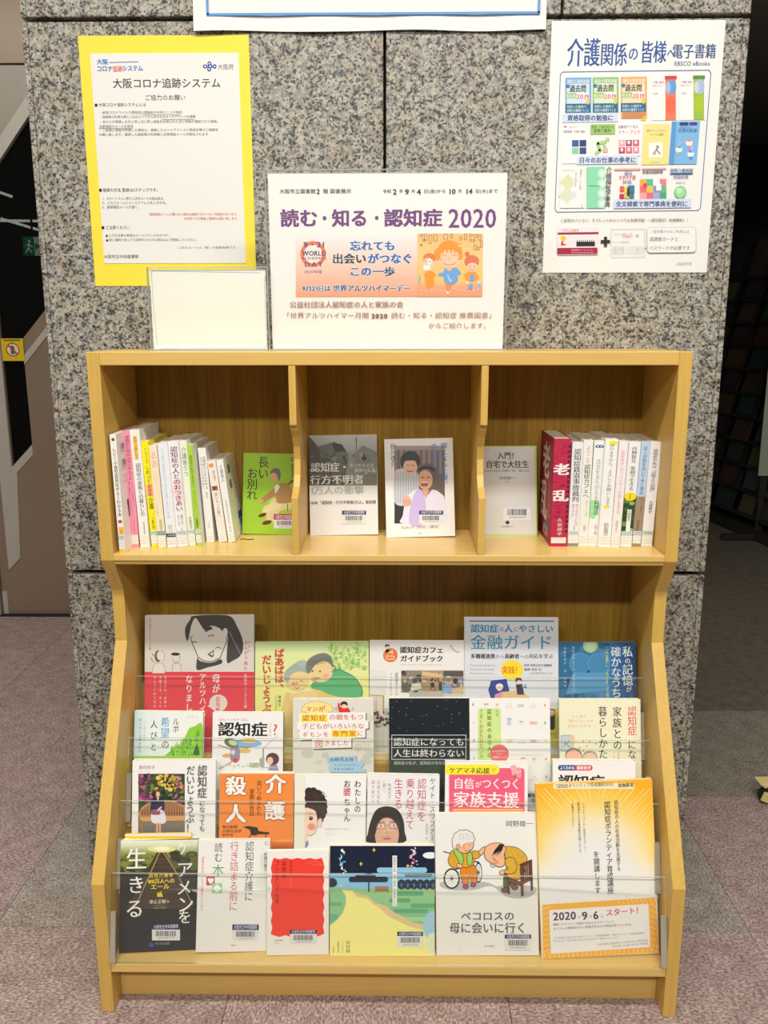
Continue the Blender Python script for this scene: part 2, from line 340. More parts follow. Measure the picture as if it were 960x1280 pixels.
POSE = {
'caremen':(-0.4696,-0.1381,0.1009,0.258,0.113,-0.028,0.1335,0.1931,151.0,1051.0,247.3,1048.1,245.7,1187.0,148.8,1191.2),
'yellow':(-0.4623,-0.1259,0.0972,0.256,0.011,0.018,0.1180,0.2008,156.0,1042.9,248.0,1041.2,249.3,1185.6,156.9,1187.3),
'yomuhon':(-0.3355,-0.1357,0.1016,0.257,0.087,-0.036,0.1251,0.1927,248.2,1050.5,337.6,1049.8,334.5,1188.8,244.6,1190.3),
'friendly':(-0.2105,-0.1380,0.0984,0.257,0.052,-0.010,0.1081,0.1795,334.2,1063.8,411.3,1062.7,411.0,1192.9,333.5,1194.3),
'night':(-0.1006,-0.1367,0.0973,0.256,0.008,0.001,0.1834,0.1896,412.5,1057.1,543.1,1057.4,543.4,1195.3,412.2,1195.0),
'pecoros':(0.0860,-0.1332,0.0973,0.259,-0.001,0.011,0.1786,0.2444,543.8,1016.9,670.9,1016.4,673.7,1194.1,545.7,1194.3),
'flyer':(0.2688,-0.1400,0.0973,0.249,0.054,0.020,0.2067,0.3014,669.5,980.0,815.1,973.8,824.1,1191.5,677.6,1199.0),
'daijobu':(-0.4604,-0.0779,0.1985,0.257,0.019,-0.002,0.1501,0.2155,165.8,950.3,269.9,950.1,268.6,1101.9,163.9,1102.2),
'satsujin':(-0.3031,-0.0787,0.1993,0.257,0.026,-0.008,0.1331,0.1923,274.7,967.0,367.2,967.1,366.1,1102.8,273.1,1102.9),
'obachan':(-0.1683,-0.0786,0.1995,0.257,0.028,-0.011,0.1285,0.1897,368.4,969.2,457.7,969.4,456.7,1103.4,367.0,1103.4),
'swaffer':(-0.0390,-0.0781,0.2000,0.256,0.005,-0.015,0.1292,0.1919,459.5,967.7,549.4,969.3,547.7,1105.2,457.3,1103.5),
'kazoku':(0.1014,-0.0774,0.1995,0.256,-0.001,-0.009,0.1478,0.2154,556.8,951.8,659.8,953.4,659.1,1106.0,555.5,1104.2),
'yokuwakaru':(0.2948,-0.0766,0.1993,0.256,0.005,-0.007,0.1479,0.2187,691.0,950.1,794.2,951.1,794.8,1106.2,691.0,1105.0),
'kibou':(-0.4733,-0.0091,0.2874,0.256,0.001,-0.009,0.1277,0.1916,168.6,888.9,254.1,890.1,251.4,1020.8,165.5,1019.4),
'nani':(-0.3266,-0.0099,0.2869,0.256,0.005,-0.005,0.1314,0.1909,266.1,890.4,354.4,891.1,352.9,1021.5,264.1,1020.7),
'manga':(-0.1757,-0.0089,0.2862,0.256,0.006,0.005,0.1497,0.2162,366.2,873.9,466.8,873.6,467.3,1021.2,366.1,1021.3),
'black':(0.0024,-0.0082,0.2862,0.256,0.002,0.004,0.1488,0.2183,486.3,872.8,586.5,872.8,587.4,1022.0,486.6,1021.9),
'naze':(0.1519,-0.0085,0.2862,0.256,0.000,0.007,0.1488,0.2172,586.7,874.1,687.2,873.9,689.1,1022.6,587.9,1022.6),
'kurashi':(0.3174,-0.0085,0.2862,0.256,0.002,0.005,0.1501,0.2181,698.8,874.0,800.4,873.9,802.7,1023.4,700.5,1023.4),
'haha':(-0.4652,0.0582,0.3792,0.256,0.004,0.008,0.2098,0.2603,181.2,769.0,317.6,768.2,317.7,939.8,180.3,940.4),
'baaba':(-0.2532,0.0573,0.3792,0.256,0.001,0.009,0.2173,0.2104,318.9,802.4,460.9,801.7,461.7,940.9,318.9,941.5),
'cafe':(-0.0360,0.0586,0.3792,0.256,0.000,0.000,0.1802,0.2140,462.0,800.3,580.0,800.7,580.3,942.4,461.6,941.9),
'kinyu':(0.1444,0.0588,0.3797,0.256,0.004,-0.003,0.1789,0.2582,580.5,771.4,697.8,771.9,698.5,942.9,580.4,942.2),
'kioku':(0.3250,0.0583,0.3792,0.256,0.003,0.004,0.1469,0.2117,698.2,802.8,794.8,802.6,796.9,943.3,699.8,943.3),
'wakare':(-0.2790,0.1482,0.7867,0.192,-0.001,-0.019,0.1058,0.1539,304.5,566.0,373.9,567.3,372.1,668.5,302.8,667.0),
'yukue':(-0.1487,0.1435,0.7847,0.164,0.006,0.015,0.1290,0.1889,385.5,544.5,471.0,543.2,472.9,668.0,387.9,669.2),
'nobuyo':(-0.0041,0.1278,0.7847,0.251,0.011,0.022,0.1292,0.1853,480.3,549.1,565.9,547.2,569.0,670.0,483.0,671.9),
'nyumon':(0.1774,0.1367,0.7847,0.252,0.005,0.003,0.1026,0.1715,602.6,557.5,670.4,557.3,671.5,670.6,603.4,670.8),
'b1':(-0.4705,0.0127,0.7847,0.000,-0.000,0.017,0.0107,0.2081,136.8,543.1,144.6,543.0,157.2,690.9,149.6,691.0),
'b2':(-0.4613,0.0509,0.7847,0.000,-0.000,0.012,0.0138,0.2100,153.0,538.4,162.8,538.3,174.0,684.0,164.4,684.1),
'b3':(-0.4449,0.0506,0.7847,0.000,-0.000,0.028,0.0166,0.2117,162.2,537.2,174.0,536.9,187.2,683.9,175.7,684.2),
'b4':(-0.4262,0.0561,0.7847,-0.000,-0.000,0.042,0.0126,0.1907,176.1,551.8,185.0,551.4,198.4,682.9,189.8,683.3),
'b5':(-0.4121,0.0506,0.7847,-0.000,-0.000,0.040,0.0141,0.1838,185.8,557.2,195.8,556.8,208.2,683.9,198.5,684.2),
'b6':(-0.3961,0.0504,0.7847,-0.000,-0.000,0.042,0.0174,0.1883,196.5,554.1,208.9,553.5,221.6,683.8,209.5,684.3),
'b7':(-0.3789,0.0562,0.7847,-0.000,-0.000,0.041,0.0182,0.1900,209.9,552.3,222.8,551.7,235.0,682.9,222.5,683.3),
'b8':(-0.3615,0.0652,0.7847,-0.000,-0.000,0.039,0.0130,0.1904,224.1,551.2,233.3,550.8,245.0,681.5,236.0,681.8),
'b9':(-0.3469,0.0642,0.7847,-0.000,-0.000,0.048,0.0098,0.1831,233.6,556.4,240.5,556.1,252.7,681.7,245.9,682.0),
'b10':(-0.3338,0.0880,0.7848,-0.000,-0.000,0.048,0.0142,0.1744,247.1,560.2,256.9,559.7,268.0,677.5,258.4,677.9),
'b11':(-0.3118,0.0904,0.7848,-0.000,-0.000,0.100,0.0153,0.1517,258.8,576.0,269.3,575.0,284.0,676.6,273.7,677.5),
'b12':(-0.2942,0.0910,0.7848,-0.000,-0.000,0.108,0.0123,0.1528,270.2,575.3,278.6,574.4,294.0,676.6,285.7,677.5),
'r1':(0.2910,0.0638,0.7847,0.000,0.000,0.002,0.0302,0.1954,692.9,548.0,714.5,548.0,708.5,683.1,687.5,683.1),
'r2':(0.3226,0.0673,0.7848,-0.000,0.000,-0.005,0.0195,0.1879,715.6,553.0,729.6,553.0,722.5,682.6,709.0,682.5),
'r3':(0.3425,0.0675,0.7848,-0.000,0.000,-0.006,0.0163,0.1921,730.2,550.0,741.8,550.0,734.2,682.6,722.8,682.5),
'r4':(0.3589,0.0672,0.7850,-0.000,0.000,-0.016,0.0184,0.1907,743.2,550.9,756.3,551.1,747.0,682.6,734.3,682.4),
'r5':(0.3752,0.0588,0.7852,-0.000,0.000,-0.020,0.0223,0.1945,757.1,548.8,773.1,549.2,762.6,684.2,747.0,683.8),
'r6':(0.3980,0.0584,0.7851,-0.000,0.000,-0.026,0.0160,0.1910,774.1,551.4,785.6,551.8,774.1,684.2,762.9,683.9),
'r7':(0.4160,0.0638,0.7853,-0.000,0.000,-0.029,0.0209,0.1892,786.3,552.1,801.2,552.5,789.1,683.3,774.6,682.9),
'r8':(0.4380,0.0659,0.7852,-0.000,0.000,-0.031,0.0157,0.1886,802.0,552.4,813.2,552.8,800.5,683.0,789.6,682.6),
'r9':(0.4551,0.0671,0.7853,-0.000,0.000,-0.027,0.0195,0.1893,813.4,551.8,827.3,552.2,814.7,682.8,801.2,682.4),
}
# ================================================================ the setting
floor = empty('floor'); tag(floor, kind='structure')
fb = MB().box(-3.5, -1.6, -.03, 4.5, 7.0, -.012).build('underlay', M['joint'], floor)
TILES = {}
def tile_mesh(mn):
    if mn not in TILES: TILES[mn] = MB().box(-.2493, -.2493, -.012, .2493, .2493, 0).mesh('carpet_tile', M[mn])
    return TILES[mn]
for i in range(-4, 7):
    for j in range(-3, 12):
        cx = -.785+.5*i+.25; cy = .055+.5*j+.25
        if cx < -.9 and cy > 2.2: continue
        if cx > .15 and cy > 1.05: mn = 'carpet_brown'
        elif cx > .15 and cy > .56: mn = 'carpet_olive'
        elif (i, j) in ((0, 0), (2, 0), (1, 0)): mn = 'carpet_grey'
        else: mn = 'carpet_mauve2' if (i+j) % 2 else 'carpet_mauve'
        o = bpy.data.objects.new('carpet_tile', tile_mesh(mn)); COL.objects.link(o); o.parent = floor
        o.location = (cx, cy, random.uniform(-.0006, 0)); o.rotation_euler.z = random.choice((0, math.pi/2 if mn[7] == 'm' else 0, math.pi))
ceil = MB().box(-3.5, -4.0, 2.8, 4.5, 7.0, 2.9).build('ceiling', M['white_ceiling']); tag(ceil, kind='structure')
wb = MB().box(-3.5, 6.9, 0, 4.5, 7.0, 2.8).build('wall_back', M['dark_wall']); tag(wb, kind='structure')
wr = MB().box(4.4, 1.2, 0, 4.5, 6.9, 2.8).build('wall_right', M['dark_wall']); tag(wr, kind='structure')
EY = 1.941
wl = MB().box(-3.5, EY, 2.5, -.2, EY+.12, 2.8).box(-3.5, EY, 0, -2.45, EY+.12, 2.5).box(-1.2, EY, 0, -.2, EY+.12, 2.5).build('wall_left', M['grey_steel']); tag(wl, kind='structure')

# the granite pillar, slab by slab
PX0, PX1, PY = -.6456, .6267, .2048
pil = empty('wall_pillar', (0, PY, 0)); tag(pil, kind='structure')
MB().box(PX0+.03, .03, 0, PX1-.03, .78, 2.8).build('core', M['joint'], pil)
def slab(x0, y0, z0, x1, y1, z1):
    MB().box(x0, y0, z0, x1, y1, z1).build('granite_slab', M['granite'], pil, bevel=.0022)
for z0, z1, split in ((0, .6885, -.0078), (.6968, 1.6935, -.0078), (1.7008, 2.8, .30)):
    slab(PX0+.0115, 0, z0, split-.0024, .03, z1); slab(split+.0024, 0, z0, PX1-.0115, .03, z1)
    slab(PX0, .002, z0, PX0+.0108, .80, z1); slab(PX1-.0108, .002, z0, PX1, .80, z1)
    slab(PX0+.0115, .77, z0, PX1-.0115, .80, z1)

# ================================================================ steel door on the left
door = empty('door_1', (-1.9, EY, 0)); tag(door, kind='structure')
def dp(pts, y0, y1, mn, name, label=None):
    o = MB().prism([(x+1.9, z) for x, z in pts], 'y', y0, y1).build(name, M[mn], door); tag(o, label); return o
W = [(-1.527, .626), (-1.440, .716), (-1.442, 1.127), (-1.25, 1.343), (-1.25, 2.052), (-1.527, 1.705)]
dp([(-1.442, 1.127), (-1.25, 1.343), (-1.20, 1.343), (-1.20, 0), (-1.527, 0), (-1.527, .626), (-1.44, .716)], 0, .04, 'copper_steel', 'door_panel', 'copper toned steel lower panel')
dp([(-1.62, 0), (-1.527, 0), (-1.527, 1.705), (-1.62, 1.59)], 0, .04, 'copper_steel', 'door_panel')
dp([(-2.45, 0), (-1.625, 0), (-1.625, 2.5), (-2.45, 2.5)], -.02, .04, 'grey_steel', 'door_jamb')
dp([(-1.62, 1.66), (-1.527, 1.775), (-1.20, 2.184), (-1.20, 2.108), (-1.62, 2.108)][:3]+[(-1.20, 2.108), (-1.62, 2.108)], 0, .04, 'grey_steel', 'door_panel')
dp([(-1.62, 2.116), (-1.20, 2.116), (-1.20, 2.5), (-1.62, 2.5)], 0, .04, 'copper_steel', 'header_panel')
dp([(-1.62, 1.59), (-1.20, 2.115), (-1.20, 2.184), (-1.62, 1.66)], -.004, .04, 'pale_steel', 'reflection_strip', 'pale reflection in the steel along the upper edge of the glass')  # pale strips from here on put reflections in the steel into colour
dp([(-1.582, .192), (-1.530, .246), (-1.510, .603), (-1.5305, .626), (-1.5305, 1.66), (-1.582, 1.6)], -.004, 0, 'pale_steel', 'reflection_strip', 'pale upright reflection strip on the steel')
dp([(-1.442, 1.063), (-1.25, 1.279), (-1.25, 1.245), (-1.442, 1.029)], -.003, 0, 'pale_steel', 'reflection_strip')
dp([(-1.53, .582), (-1.44, .672), (-1.44, .712), (-1.53, .622)], -.003, 0, 'pale_steel', 'reflection_strip')
dp([(-1.62, 0), (-1.60, 0), (-1.60, .1), (-1.62, .1)], -.003, 0, 'pale_steel', 'reflection_strip')
dp(W, .015, .022, 'wired_glass', 'glass_pane', 'dark wired glass pane')
mw = MB()
for k in range(90):
    z = .4+k*.022
    for sgn in (1, -1):
        x0, x1 = -1.525, -1.27; za, zb = (z, z+.255) if sgn > 0 else (z+.255, z)
        if za < .72 or zb < .72 or za > 1.70 or zb > 1.70: continue
        if sgn > 0 and za < 1.1: x1 = -1.445; zb = za+.08
        if sgn < 0 and za < 1.2: x1 = -1.445; zb = za-.08
        mw.cyl((x0+1.9, .018, za), (x1+1.9, .018, zb), .0005, n=4)
w_ = mw.build('glass_wire', M['dark_metal'], door); tag(w_, 'fine crossed wire mesh in the glass', kind='stuff')
MB().box(-.5, -.03, 0, .7, .05, .004).build('door_sill', M['joint'], door)
# sticker on the glass edge
st = empty('warning_sticker', (-1.481, EY-.005, 1.087)); tag(st, 'square yellow warning sticker with a crossed-out circle on the steel door', 'sticker')
MB().box(-.043, -.0005, -.043, .043, 0, .043).build('sticker_sheet', plain('yellow_sticker', 'E8C822', .5), st)
k = Ink((0, 0, 100, 0, 100, 100, 0, 100), .086, .086); k.base('E3C21E'); k.ell(50, 50, 31, 31, 'B8341E'); k.ell(50, 50, 26, 26, 'E8E2C8'); k.line([(30, 30), (70, 70)], 7, 'B8341E'); k.poly([(42, 30), (58, 34), (60, 70), (40, 70)], '6A6658'); k.line([(34, 34), (66, 66)], 4, 'B8341E'); k.rect(12, 4, 88, 12, '8A7A20')
p = k.build('sticker_print', st); p.location = (-.043, -.0006, -.043)
# reflections in the glass, built as glowing sign and tubes behind it; dim hall
ex = empty('reflected_exit_sign', (-1.99, EY+1.5, 1.61)); tag(ex, 'green and white emergency exit sign reflection, glowing behind the wired glass', 'sign')
MB().box(-.055, 0, -.055, .055, .03, .055).build('sign_box', M['dark_metal'], ex)
m, nt, b = nmat('exit_reflection_glow'); a = nt.nodes.new('ShaderNodeAttribute'); a.attribute_name = 'ink'; nt.links.new(a.outputs['Color'], b.inputs['Base Color']); nt.links.new(a.outputs['Color'], b.inputs['Emission Color']); b.inputs['Emission Strength'].default_value = .9
MB().cyl((0, .015, .055), (0, .015, 2.8-1.61), .006, n=8).build('hanger_rod', M['dark_metal'], ex)
k = Ink((0, 0, 100, 0, 100, 100, 0, 100), .1, .1); k.base('E8F4E4'); k.rect(0, 0, 62, 100, '1E8A50'); k.poly([(66, 30), (92, 50), (66, 70)], '1E8A50'); k.ell(36, 24, 8, 8, 'F0F8EC'); k.line([(34, 36), (30, 60), (14, 82)], 9, 'F0F8EC'); k.line([(30, 60), (46, 80)], 9, 'F0F8EC'); k.line([(16, 46), (34, 40), (52, 54)], 6, 'F0F8EC')
p = k.build('sign_face', ex, m); p.location = (-.05, -.001, -.05)
me, nt, b = nmat('tube_reflection_glow'); b.inputs['Emission Color'].default_value = (1, .97, .9, 1); b.inputs['Emission Strength'].default_value = 2.2
for n_, (x0, z0, x1, z1, lb) in enumerate(((-2.34, 1.96, -2.085, 1.872, 'thin ceiling tube reflection built behind the door glass, uppermost of three'), (-2.20, 1.752, -1.955, 1.752, 'short level ceiling tube reflection built behind the door glass, just above the exit sign'), (-2.27, 1.79, -1.985, 1.706, 'slanting ceiling tube reflection built behind the door glass, meeting the level tube'))):
    c = empty('reflected_tube', (x0, EY+1.5+.06*n_, z0)); tag(c, lb, 'lamp', 'tube reflections behind the door glass')  # each glowing tube stands in for a lamp reflected in the pane
    MB().cyl((0, 0, 0), (x1-x0, .02, z1-z0), .007, n=10).build('tube', me, c)
    MB().box(-.01, .012, .008, .01, .03, .03).build('tube_cap', M['pale_steel'], c)
hall = MB().box(-3.4, EY+2.2, 0, -.3, EY+2.25, 2.8).build('wall_hall', M['dark_wall']); tag(hall, kind='structure')
cab = empty('notice_board', (-1.92, EY+1.45, .95)); tag(cab, 'small dim notice board with pale sheets behind the door glass', 'board')
MB().box(-.13, .02, -.10, .13, .04, .14).build('board', M['dark_metal'], cab)
for x in (-.12, .10): MB().box(x, .022, -.95, x+.02, .038, -.10).build('leg', M['dark_metal'], cab)
for x in (-.09, 0.0): MB().box(x, .012, -.06, x+.07, .019, .09).build('pinned_sheet', M['grey_steel'], cab)

# ================================================================ right background: magazine rack, sign stand
rack = empty('magazine_rack', (2.02, 3.25, 0)); tag(rack, 'tall dark magazine rack with stepped rows in the background right of the pillar', 'rack')
RD = Vector((-.152, .985, 0)).normalized()   # along the rack, away from the camera
rack.rotation_euler.z = math.atan2(-RD.x, RD.y)
MB().box(.34, -.9, 0, .38, 1.6, 1.75).build('rack_back', M['dark_metal'], rack)
MB().box(0, -.9, 0, .34, -.88, 1.75).build('rack_side', M['dark_metal'], rack); MB().box(0, 1.58, 0, .34, 1.6, 1.75).build('rack_side', M['dark_metal'], rack)
MB().box(0.0, -.9, 0, .34, 1.6, .06).build('rack_base', M['dark_metal'], rack)
ROWS = 11
ORD = ('first', 'second', 'third', 'fourth', 'fifth', 'sixth', 'seventh', 'eighth', 'ninth', 'tenth', 'eleventh')
for r in range(ROWS):
    z = .12+r*.135; x = .02+.024*r
    MB().box(x-.012, -.88, z-.012, x+.05, 1.58, z-.004).build('rack_shelf', M['dark_metal'], rack)
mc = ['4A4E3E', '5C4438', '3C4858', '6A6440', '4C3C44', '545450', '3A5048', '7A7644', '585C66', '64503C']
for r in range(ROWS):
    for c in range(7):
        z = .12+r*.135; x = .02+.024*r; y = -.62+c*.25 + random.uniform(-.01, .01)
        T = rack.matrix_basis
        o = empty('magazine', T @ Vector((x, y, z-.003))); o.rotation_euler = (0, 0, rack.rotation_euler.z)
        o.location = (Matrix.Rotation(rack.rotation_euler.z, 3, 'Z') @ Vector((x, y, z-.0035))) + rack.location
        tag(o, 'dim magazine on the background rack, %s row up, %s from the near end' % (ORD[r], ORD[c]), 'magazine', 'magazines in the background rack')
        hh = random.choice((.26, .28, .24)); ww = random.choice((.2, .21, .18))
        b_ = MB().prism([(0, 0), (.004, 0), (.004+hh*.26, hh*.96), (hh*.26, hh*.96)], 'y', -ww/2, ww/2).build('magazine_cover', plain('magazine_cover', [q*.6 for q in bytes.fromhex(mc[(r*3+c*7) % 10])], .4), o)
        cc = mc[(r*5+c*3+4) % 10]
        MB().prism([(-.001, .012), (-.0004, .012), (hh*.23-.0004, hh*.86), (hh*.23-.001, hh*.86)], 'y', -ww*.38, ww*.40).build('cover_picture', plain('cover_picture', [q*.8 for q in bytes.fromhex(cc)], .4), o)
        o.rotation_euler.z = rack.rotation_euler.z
stand = empty('sign_stand', (2.06, 3.246, 0)); tag(stand, 'dark metal stand with a pale green vertical paper sign at the right edge', 'sign stand')
MB().box(-.21, -.02, .006, .16, .02, .034).build('foot_bar', M['dark_metal'], stand, bevel=.002)
MB().box(-.02, -.25, .0, .0, .25, .02).build('cross_foot', M['dark_metal'], stand, bevel=.002)
MB().box(-.028, -.012, .034, .012, .012, 1.5).build('post', M['dark_metal'], stand, bevel=.002)
MB().box(-.045, -.018, .37, .15, -.014, 1.42).build('sign_sheet', plain('green_paper', 'B9C4AE', .6), stand)
k = Ink((0, 0, 195, 0, 195, 1050, 0, 1050), .195, 1.05); k.Vt('シコーナー', 100, 380, 1020, 130, '3A3E3A', .02)
p = k.build('sign_lettering', stand); p.location = (-.045, -.0183, .37)
fo = empty('caster_foot', (.945, .545, 0)); tag(fo, 'pale yellow stand foot on a dark round caster at the right edge of the carpet', 'caster')
MB().cyl((-.003, -.022, .022), (.02, -.004, .022), .021, n=24).build('wheel', plain('black_rubber', '1C1C1A', .6), fo)
MB().prism([(-.016, .012), (-.008, .034), (.022, .028), (.024, .010), (.006, .003)], 'y', -.030, -.024).build('wheel_cover', plain('pale_yellow_plastic', 'DCCB84', .5), fo, bevel=.001)
MB().prism([(-.018, .052), (.001, .036), (.12, .040), (.12, .056)], 'y', -.022, .018).build('foot_arm', plain('pale_yellow_paint', 'DCCB84', .45), fo, bevel=.002)
for p_, sx, sy, e in LAMPS:
    c = empty('ceiling_lamp', (p_[0], p_[1], 2.8)); tag(c, 'long white ceiling lamp housing, ' + {-1.02: 'nearest in front of the pillar', -2.7: 'farthest from the pillar', .75: 'left of the pillar', 1.3: 'added fill right of the pillar'}[p_[1]], 'lamp', 'ceiling lamps')
    MB().box(-sx/2-.05, -sy/2-.04, -.10, sx/2+.05, sy/2+.04, 0).build('lamp_housing', M['white_ceiling'], c)

# ================================================================ display shelf
H = .5; T = .0221; YB = .192; ZT = 1.1313; ZS = .7847
sh = empty('display_shelf', (0, 0, 0)); tag(sh, 'yellow oak display shelf with three upper bays and four slanted book tiers', 'shelf')
prof = [(.200, ZT), (0, ZT), (0, .7741), (.042, .7074), (.042, .6107), (-.160, .2511), (-.160, 0), (.200, 0)]
for a, b in ((-H, -H+T), (H-T, H)):
    MB().prism(prof, 'x', a, b).build('side_panel', M['oak_side'], sh, bevel=.0012)
MB().box(-H+T, 0, ZT-T, H-T, .200, ZT).build('top_panel', M['oak_edge'], sh, bevel=.0012)
MB().box(-H+T, 0, ZS-.0112, H-T, YB, ZS).build('shelf_board', M['oak_shelf'], sh, bevel=.001)
MB().box(-H+T, .004, ZS-.0185, H-T, .022, ZS-.0112).build('shelf_rail', M['oak_edge'], sh, bevel=.0008)
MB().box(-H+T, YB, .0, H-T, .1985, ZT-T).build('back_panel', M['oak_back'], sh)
dprof = [(YB, ZS), (.001, ZS), (.001, .889), (.02, .898), (.056, .93), (.056, .965), (.035, .988), (.001, 1.008), (.001, ZT-T), (YB, ZT-T)]
dprof = [(YB, ZS), (.001, ZS), (.001, .886), (.012, .890), (.030, .900), (.044, .918), (.050, .945), (.046, .968), (.034, .986), (.014, 1.000), (.010, 1.008), (.001, 1.010), (.001, ZT-T), (YB, ZT-T)]
for x0, x1 in ((-.1655, -.1535), (.1545, .1665)):
    MB().prism(dprof, 'x', x0, x1).build('divider', M['oak_side'], sh, bevel=.001)
XI = H-T-.0005
TB = [(-.160, .1010), (-.0990, .2020), (-.0300, .2900), (.0370, .3830)]        # front edge of every ledge (y, z)
ACT = [(-.122, .2485), (-.0590, .349), (.012, .434), (.078, .527)]              # top edge of every acrylic front
for i, (y, z) in enumerate(TB):
    th = .0165 if i == 0 else .010
    d = .044 if i else .06
    MB().box(-XI, y, z-th-.004, XI, y+d, z-.004 if i else z-.004).build('tier_ledge' if i else 'base_board', M['oak_shelf'], sh, bevel=.0012)
    y2, z2 = (TB[i+1] if i < 3 else (.115, .52)); yb = y+.0415
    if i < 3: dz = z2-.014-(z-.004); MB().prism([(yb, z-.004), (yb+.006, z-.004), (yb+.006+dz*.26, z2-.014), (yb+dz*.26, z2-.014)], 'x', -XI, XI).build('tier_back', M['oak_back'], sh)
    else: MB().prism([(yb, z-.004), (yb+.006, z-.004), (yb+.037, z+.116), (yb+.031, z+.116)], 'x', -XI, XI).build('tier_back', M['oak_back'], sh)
MB().box(-XI, -.118, 0, XI, -.106, .0805).build('kick_board', M['oak_edge'], sh)
for i, (ty, tz) in enumerate(ACT):
    y, z = TB[i]; by, bz = y+(-.003 if i == 0 else -.002), z-.001
    by = -.1585 if i == 0 else by
    xe = .4765
    d = Vector((0, ty-by, tz-bz)).normalized(); n = Vector((0, -d.z, d.y))*.0028
    A = Vector((0, by, bz)); B = Vector((0, ty, tz))
    mb = MB(); Bq = B-d*.0010
    def quadbox(P, Q, mi):
        n0 = len(mb.v); ps = [P, Q, Q+n, P+n]
        for x in (-xe, xe): mb.v += [(x, q.y, q.z) for q in ps]
        mb.f += [(n0, n0+1, n0+2, n0+3), (n0+7, n0+6, n0+5, n0+4), (n0, n0+4, n0+5, n0+1), (n0+1, n0+5, n0+6, n0+2), (n0+2, n0+6, n0+7, n0+3), (n0+3, n0+7, n0+4, n0)]
        mb.m += [1, 1, mi, 1 if Q is B else mi, mi, 1]
    quadbox(A, Bq, 0); quadbox(Bq, B, 1)
    ag = mb.build('acrylic_guard', [M['acrylic'], M['acrylic_edge']], sh)
    for sx in (-1, 1):
        q = MB(); pa = A+d*.001+n*1.05; pb = A+d*(.088)+n*1.05; off = n.normalized()*.004
        q.prism([(pa.y, pa.z), (pb.y, pb.z), (pb.y+off.y, pb.z+off.z), (pa.y+off.y, pa.z+off.z)], 'x', *sorted((sx*.4772, sx*.468)))
        q.build('bracket', M['bracket'], ag)
# ================================================================ notices on and above the shelf
def poster(name, loc, w, h, quad, label, cat, group=None, sheet='E9E8E2', th=.0004):
    o = empty(name, loc); tag(o, label, cat, group)
    MB().box(0, -th, 0, w, 0, h).build('sheet', plain('sheet', sheet, .6), o)
    return o, Ink(quad, w, h)
YP = PY-.0006
# --- yellow backed notice
o, k = poster('covid_notice', (-.5455, YP, 1.246), .300, .4245, (95, 42, 309.5, 45, 322, 358, 122, 357), 'white printed notice on a yellow backing sheet taped to the granite, left', 'notice', sheet='F2DC3C')
wq = (108, 65, 297, 63, 309, 330, 132, 332)
q_ = [k.mp(wq[i], wq[i+1]) for i in (0, 2, 4, 6)]
x0, z1, x1, z0 = q_[0][0]+.004, q_[0][1], q_[1][0], q_[2][1]
MB().box(x0, -.0012, z0, x1, -.0005, z1).build('white_sheet', M['paper'], o)
k = Ink(wq, x1-x0, z1-z0)
k.fr(80, 0, 3.554)
k.H('大阪', 130, 256, 180, 25, '3A7CC0', .03); k.line([(188, 272), (318, 268)], 3, '3A7CC0')
k.H('コロナ', 130, 286, 202, 28, '2C6CB4', .035); k.H('追跡', 202, 286, 246, 28, 'E07A6A', .03); k.H('システム', 246, 284, 338, 27, '3A7CC0', .035)
for a, b_ in ((630, 287), (652, 287)): k.ell(a-8, b_, 11, 9, '23479A'); k.ell(a-8, b_, 5, 4, 'E6E4DC')
for a, b_ in ((641, 274), (640, 300), (664, 287)): k.ell(a, b_, 9, 10, '23479A'); k.ell(a, b_, 4, 4, 'E6E4DC')
k.H('大阪府', 677, 276, 748, 26, '6A7484')
k.H('大阪コロナ追跡システム', 203, 344, 680, 46, '3A3A3C', .012)
k.H('ご協力のお願い', 350, 418, 532, 27, '4A4A4C')
k.rect(127, 461, 139, 474, '222222'); k.H('大阪コロナ追跡システムとは', 143, 457, 354, 17, '555555')
g = '77777A'
for y, x1_, t in ((494, 516, '・新型コロナウイルス感染症の感染拡大を防ぐことが目的'), (514, 576, '・施設等の利用の際に二次元コードからあなたのメールアドレスを登録'), (536, 686, '・あなたが登録した日と同じ日に同じ施設を利用された方に感染が確認された場合、'), (557, 300, '注意喚起のメールを送信'), (574, 680, '・ご自身に感染が判明した場合は、登録したメールアドレスと発症日等のご連絡を'), (594, 636, 'お願い致します。登録した施設等の利用者に注意喚起メールが発信されます')):
    k.H(t, 148, y, x1_, 14, g)
for a in ((340, 510, 516), (430, 530, 576), (148, 573, 300)): k.line([(a[0], a[1]), (a[2], a[1])], 1.4, g)
k.rect(155, 846, 167, 859, '222222'); k.H('登録の方法 登録は3ステップです。', 170, 843, 430, 18, '555555')
for i, t in enumerate(('1、スマートフォン等で二次元コードを読み取る。', '2、入力フォームにメールアドレスを入力する。', '3、登録確認メールが届く。')): k.H(t, 170, 883+i*19, (458, 470, 345)[i], 15, g)
k.H('登録確認メールが届かない場合は登録できていない可能性があります。', 382, 952, 790, 14, 'D8706C'); k.H('お手数ですが再度ご登録をお願い致します。', 536, 970, 790, 14, 'D8706C')
k.rect(170, 1014, 182, 1027, '222222'); k.H('ご注意ください', 187, 1011, 298, 18, '555555')
k.ell(194, 1057, 5, 5, '333333'); k.H('入力が必要な事項はメールアドレスのみです。', 202, 1048, 486, 14, g); k.ell(196, 1077, 5, 5, '333333'); k.H('同じ場所であっても訪問するたびに読み込んで登録してください。', 204, 1068, 616, 14, g)
k.H('二次元コードは（株）の登録商標です。', 510, 1100, 792, 13, '8A8A8A'); k.H('大阪市立中央図書館', 182, 1141, 342, 18, '555555')
p = k.build('notice_print', o); p.location = (x0, -.0012, z0)
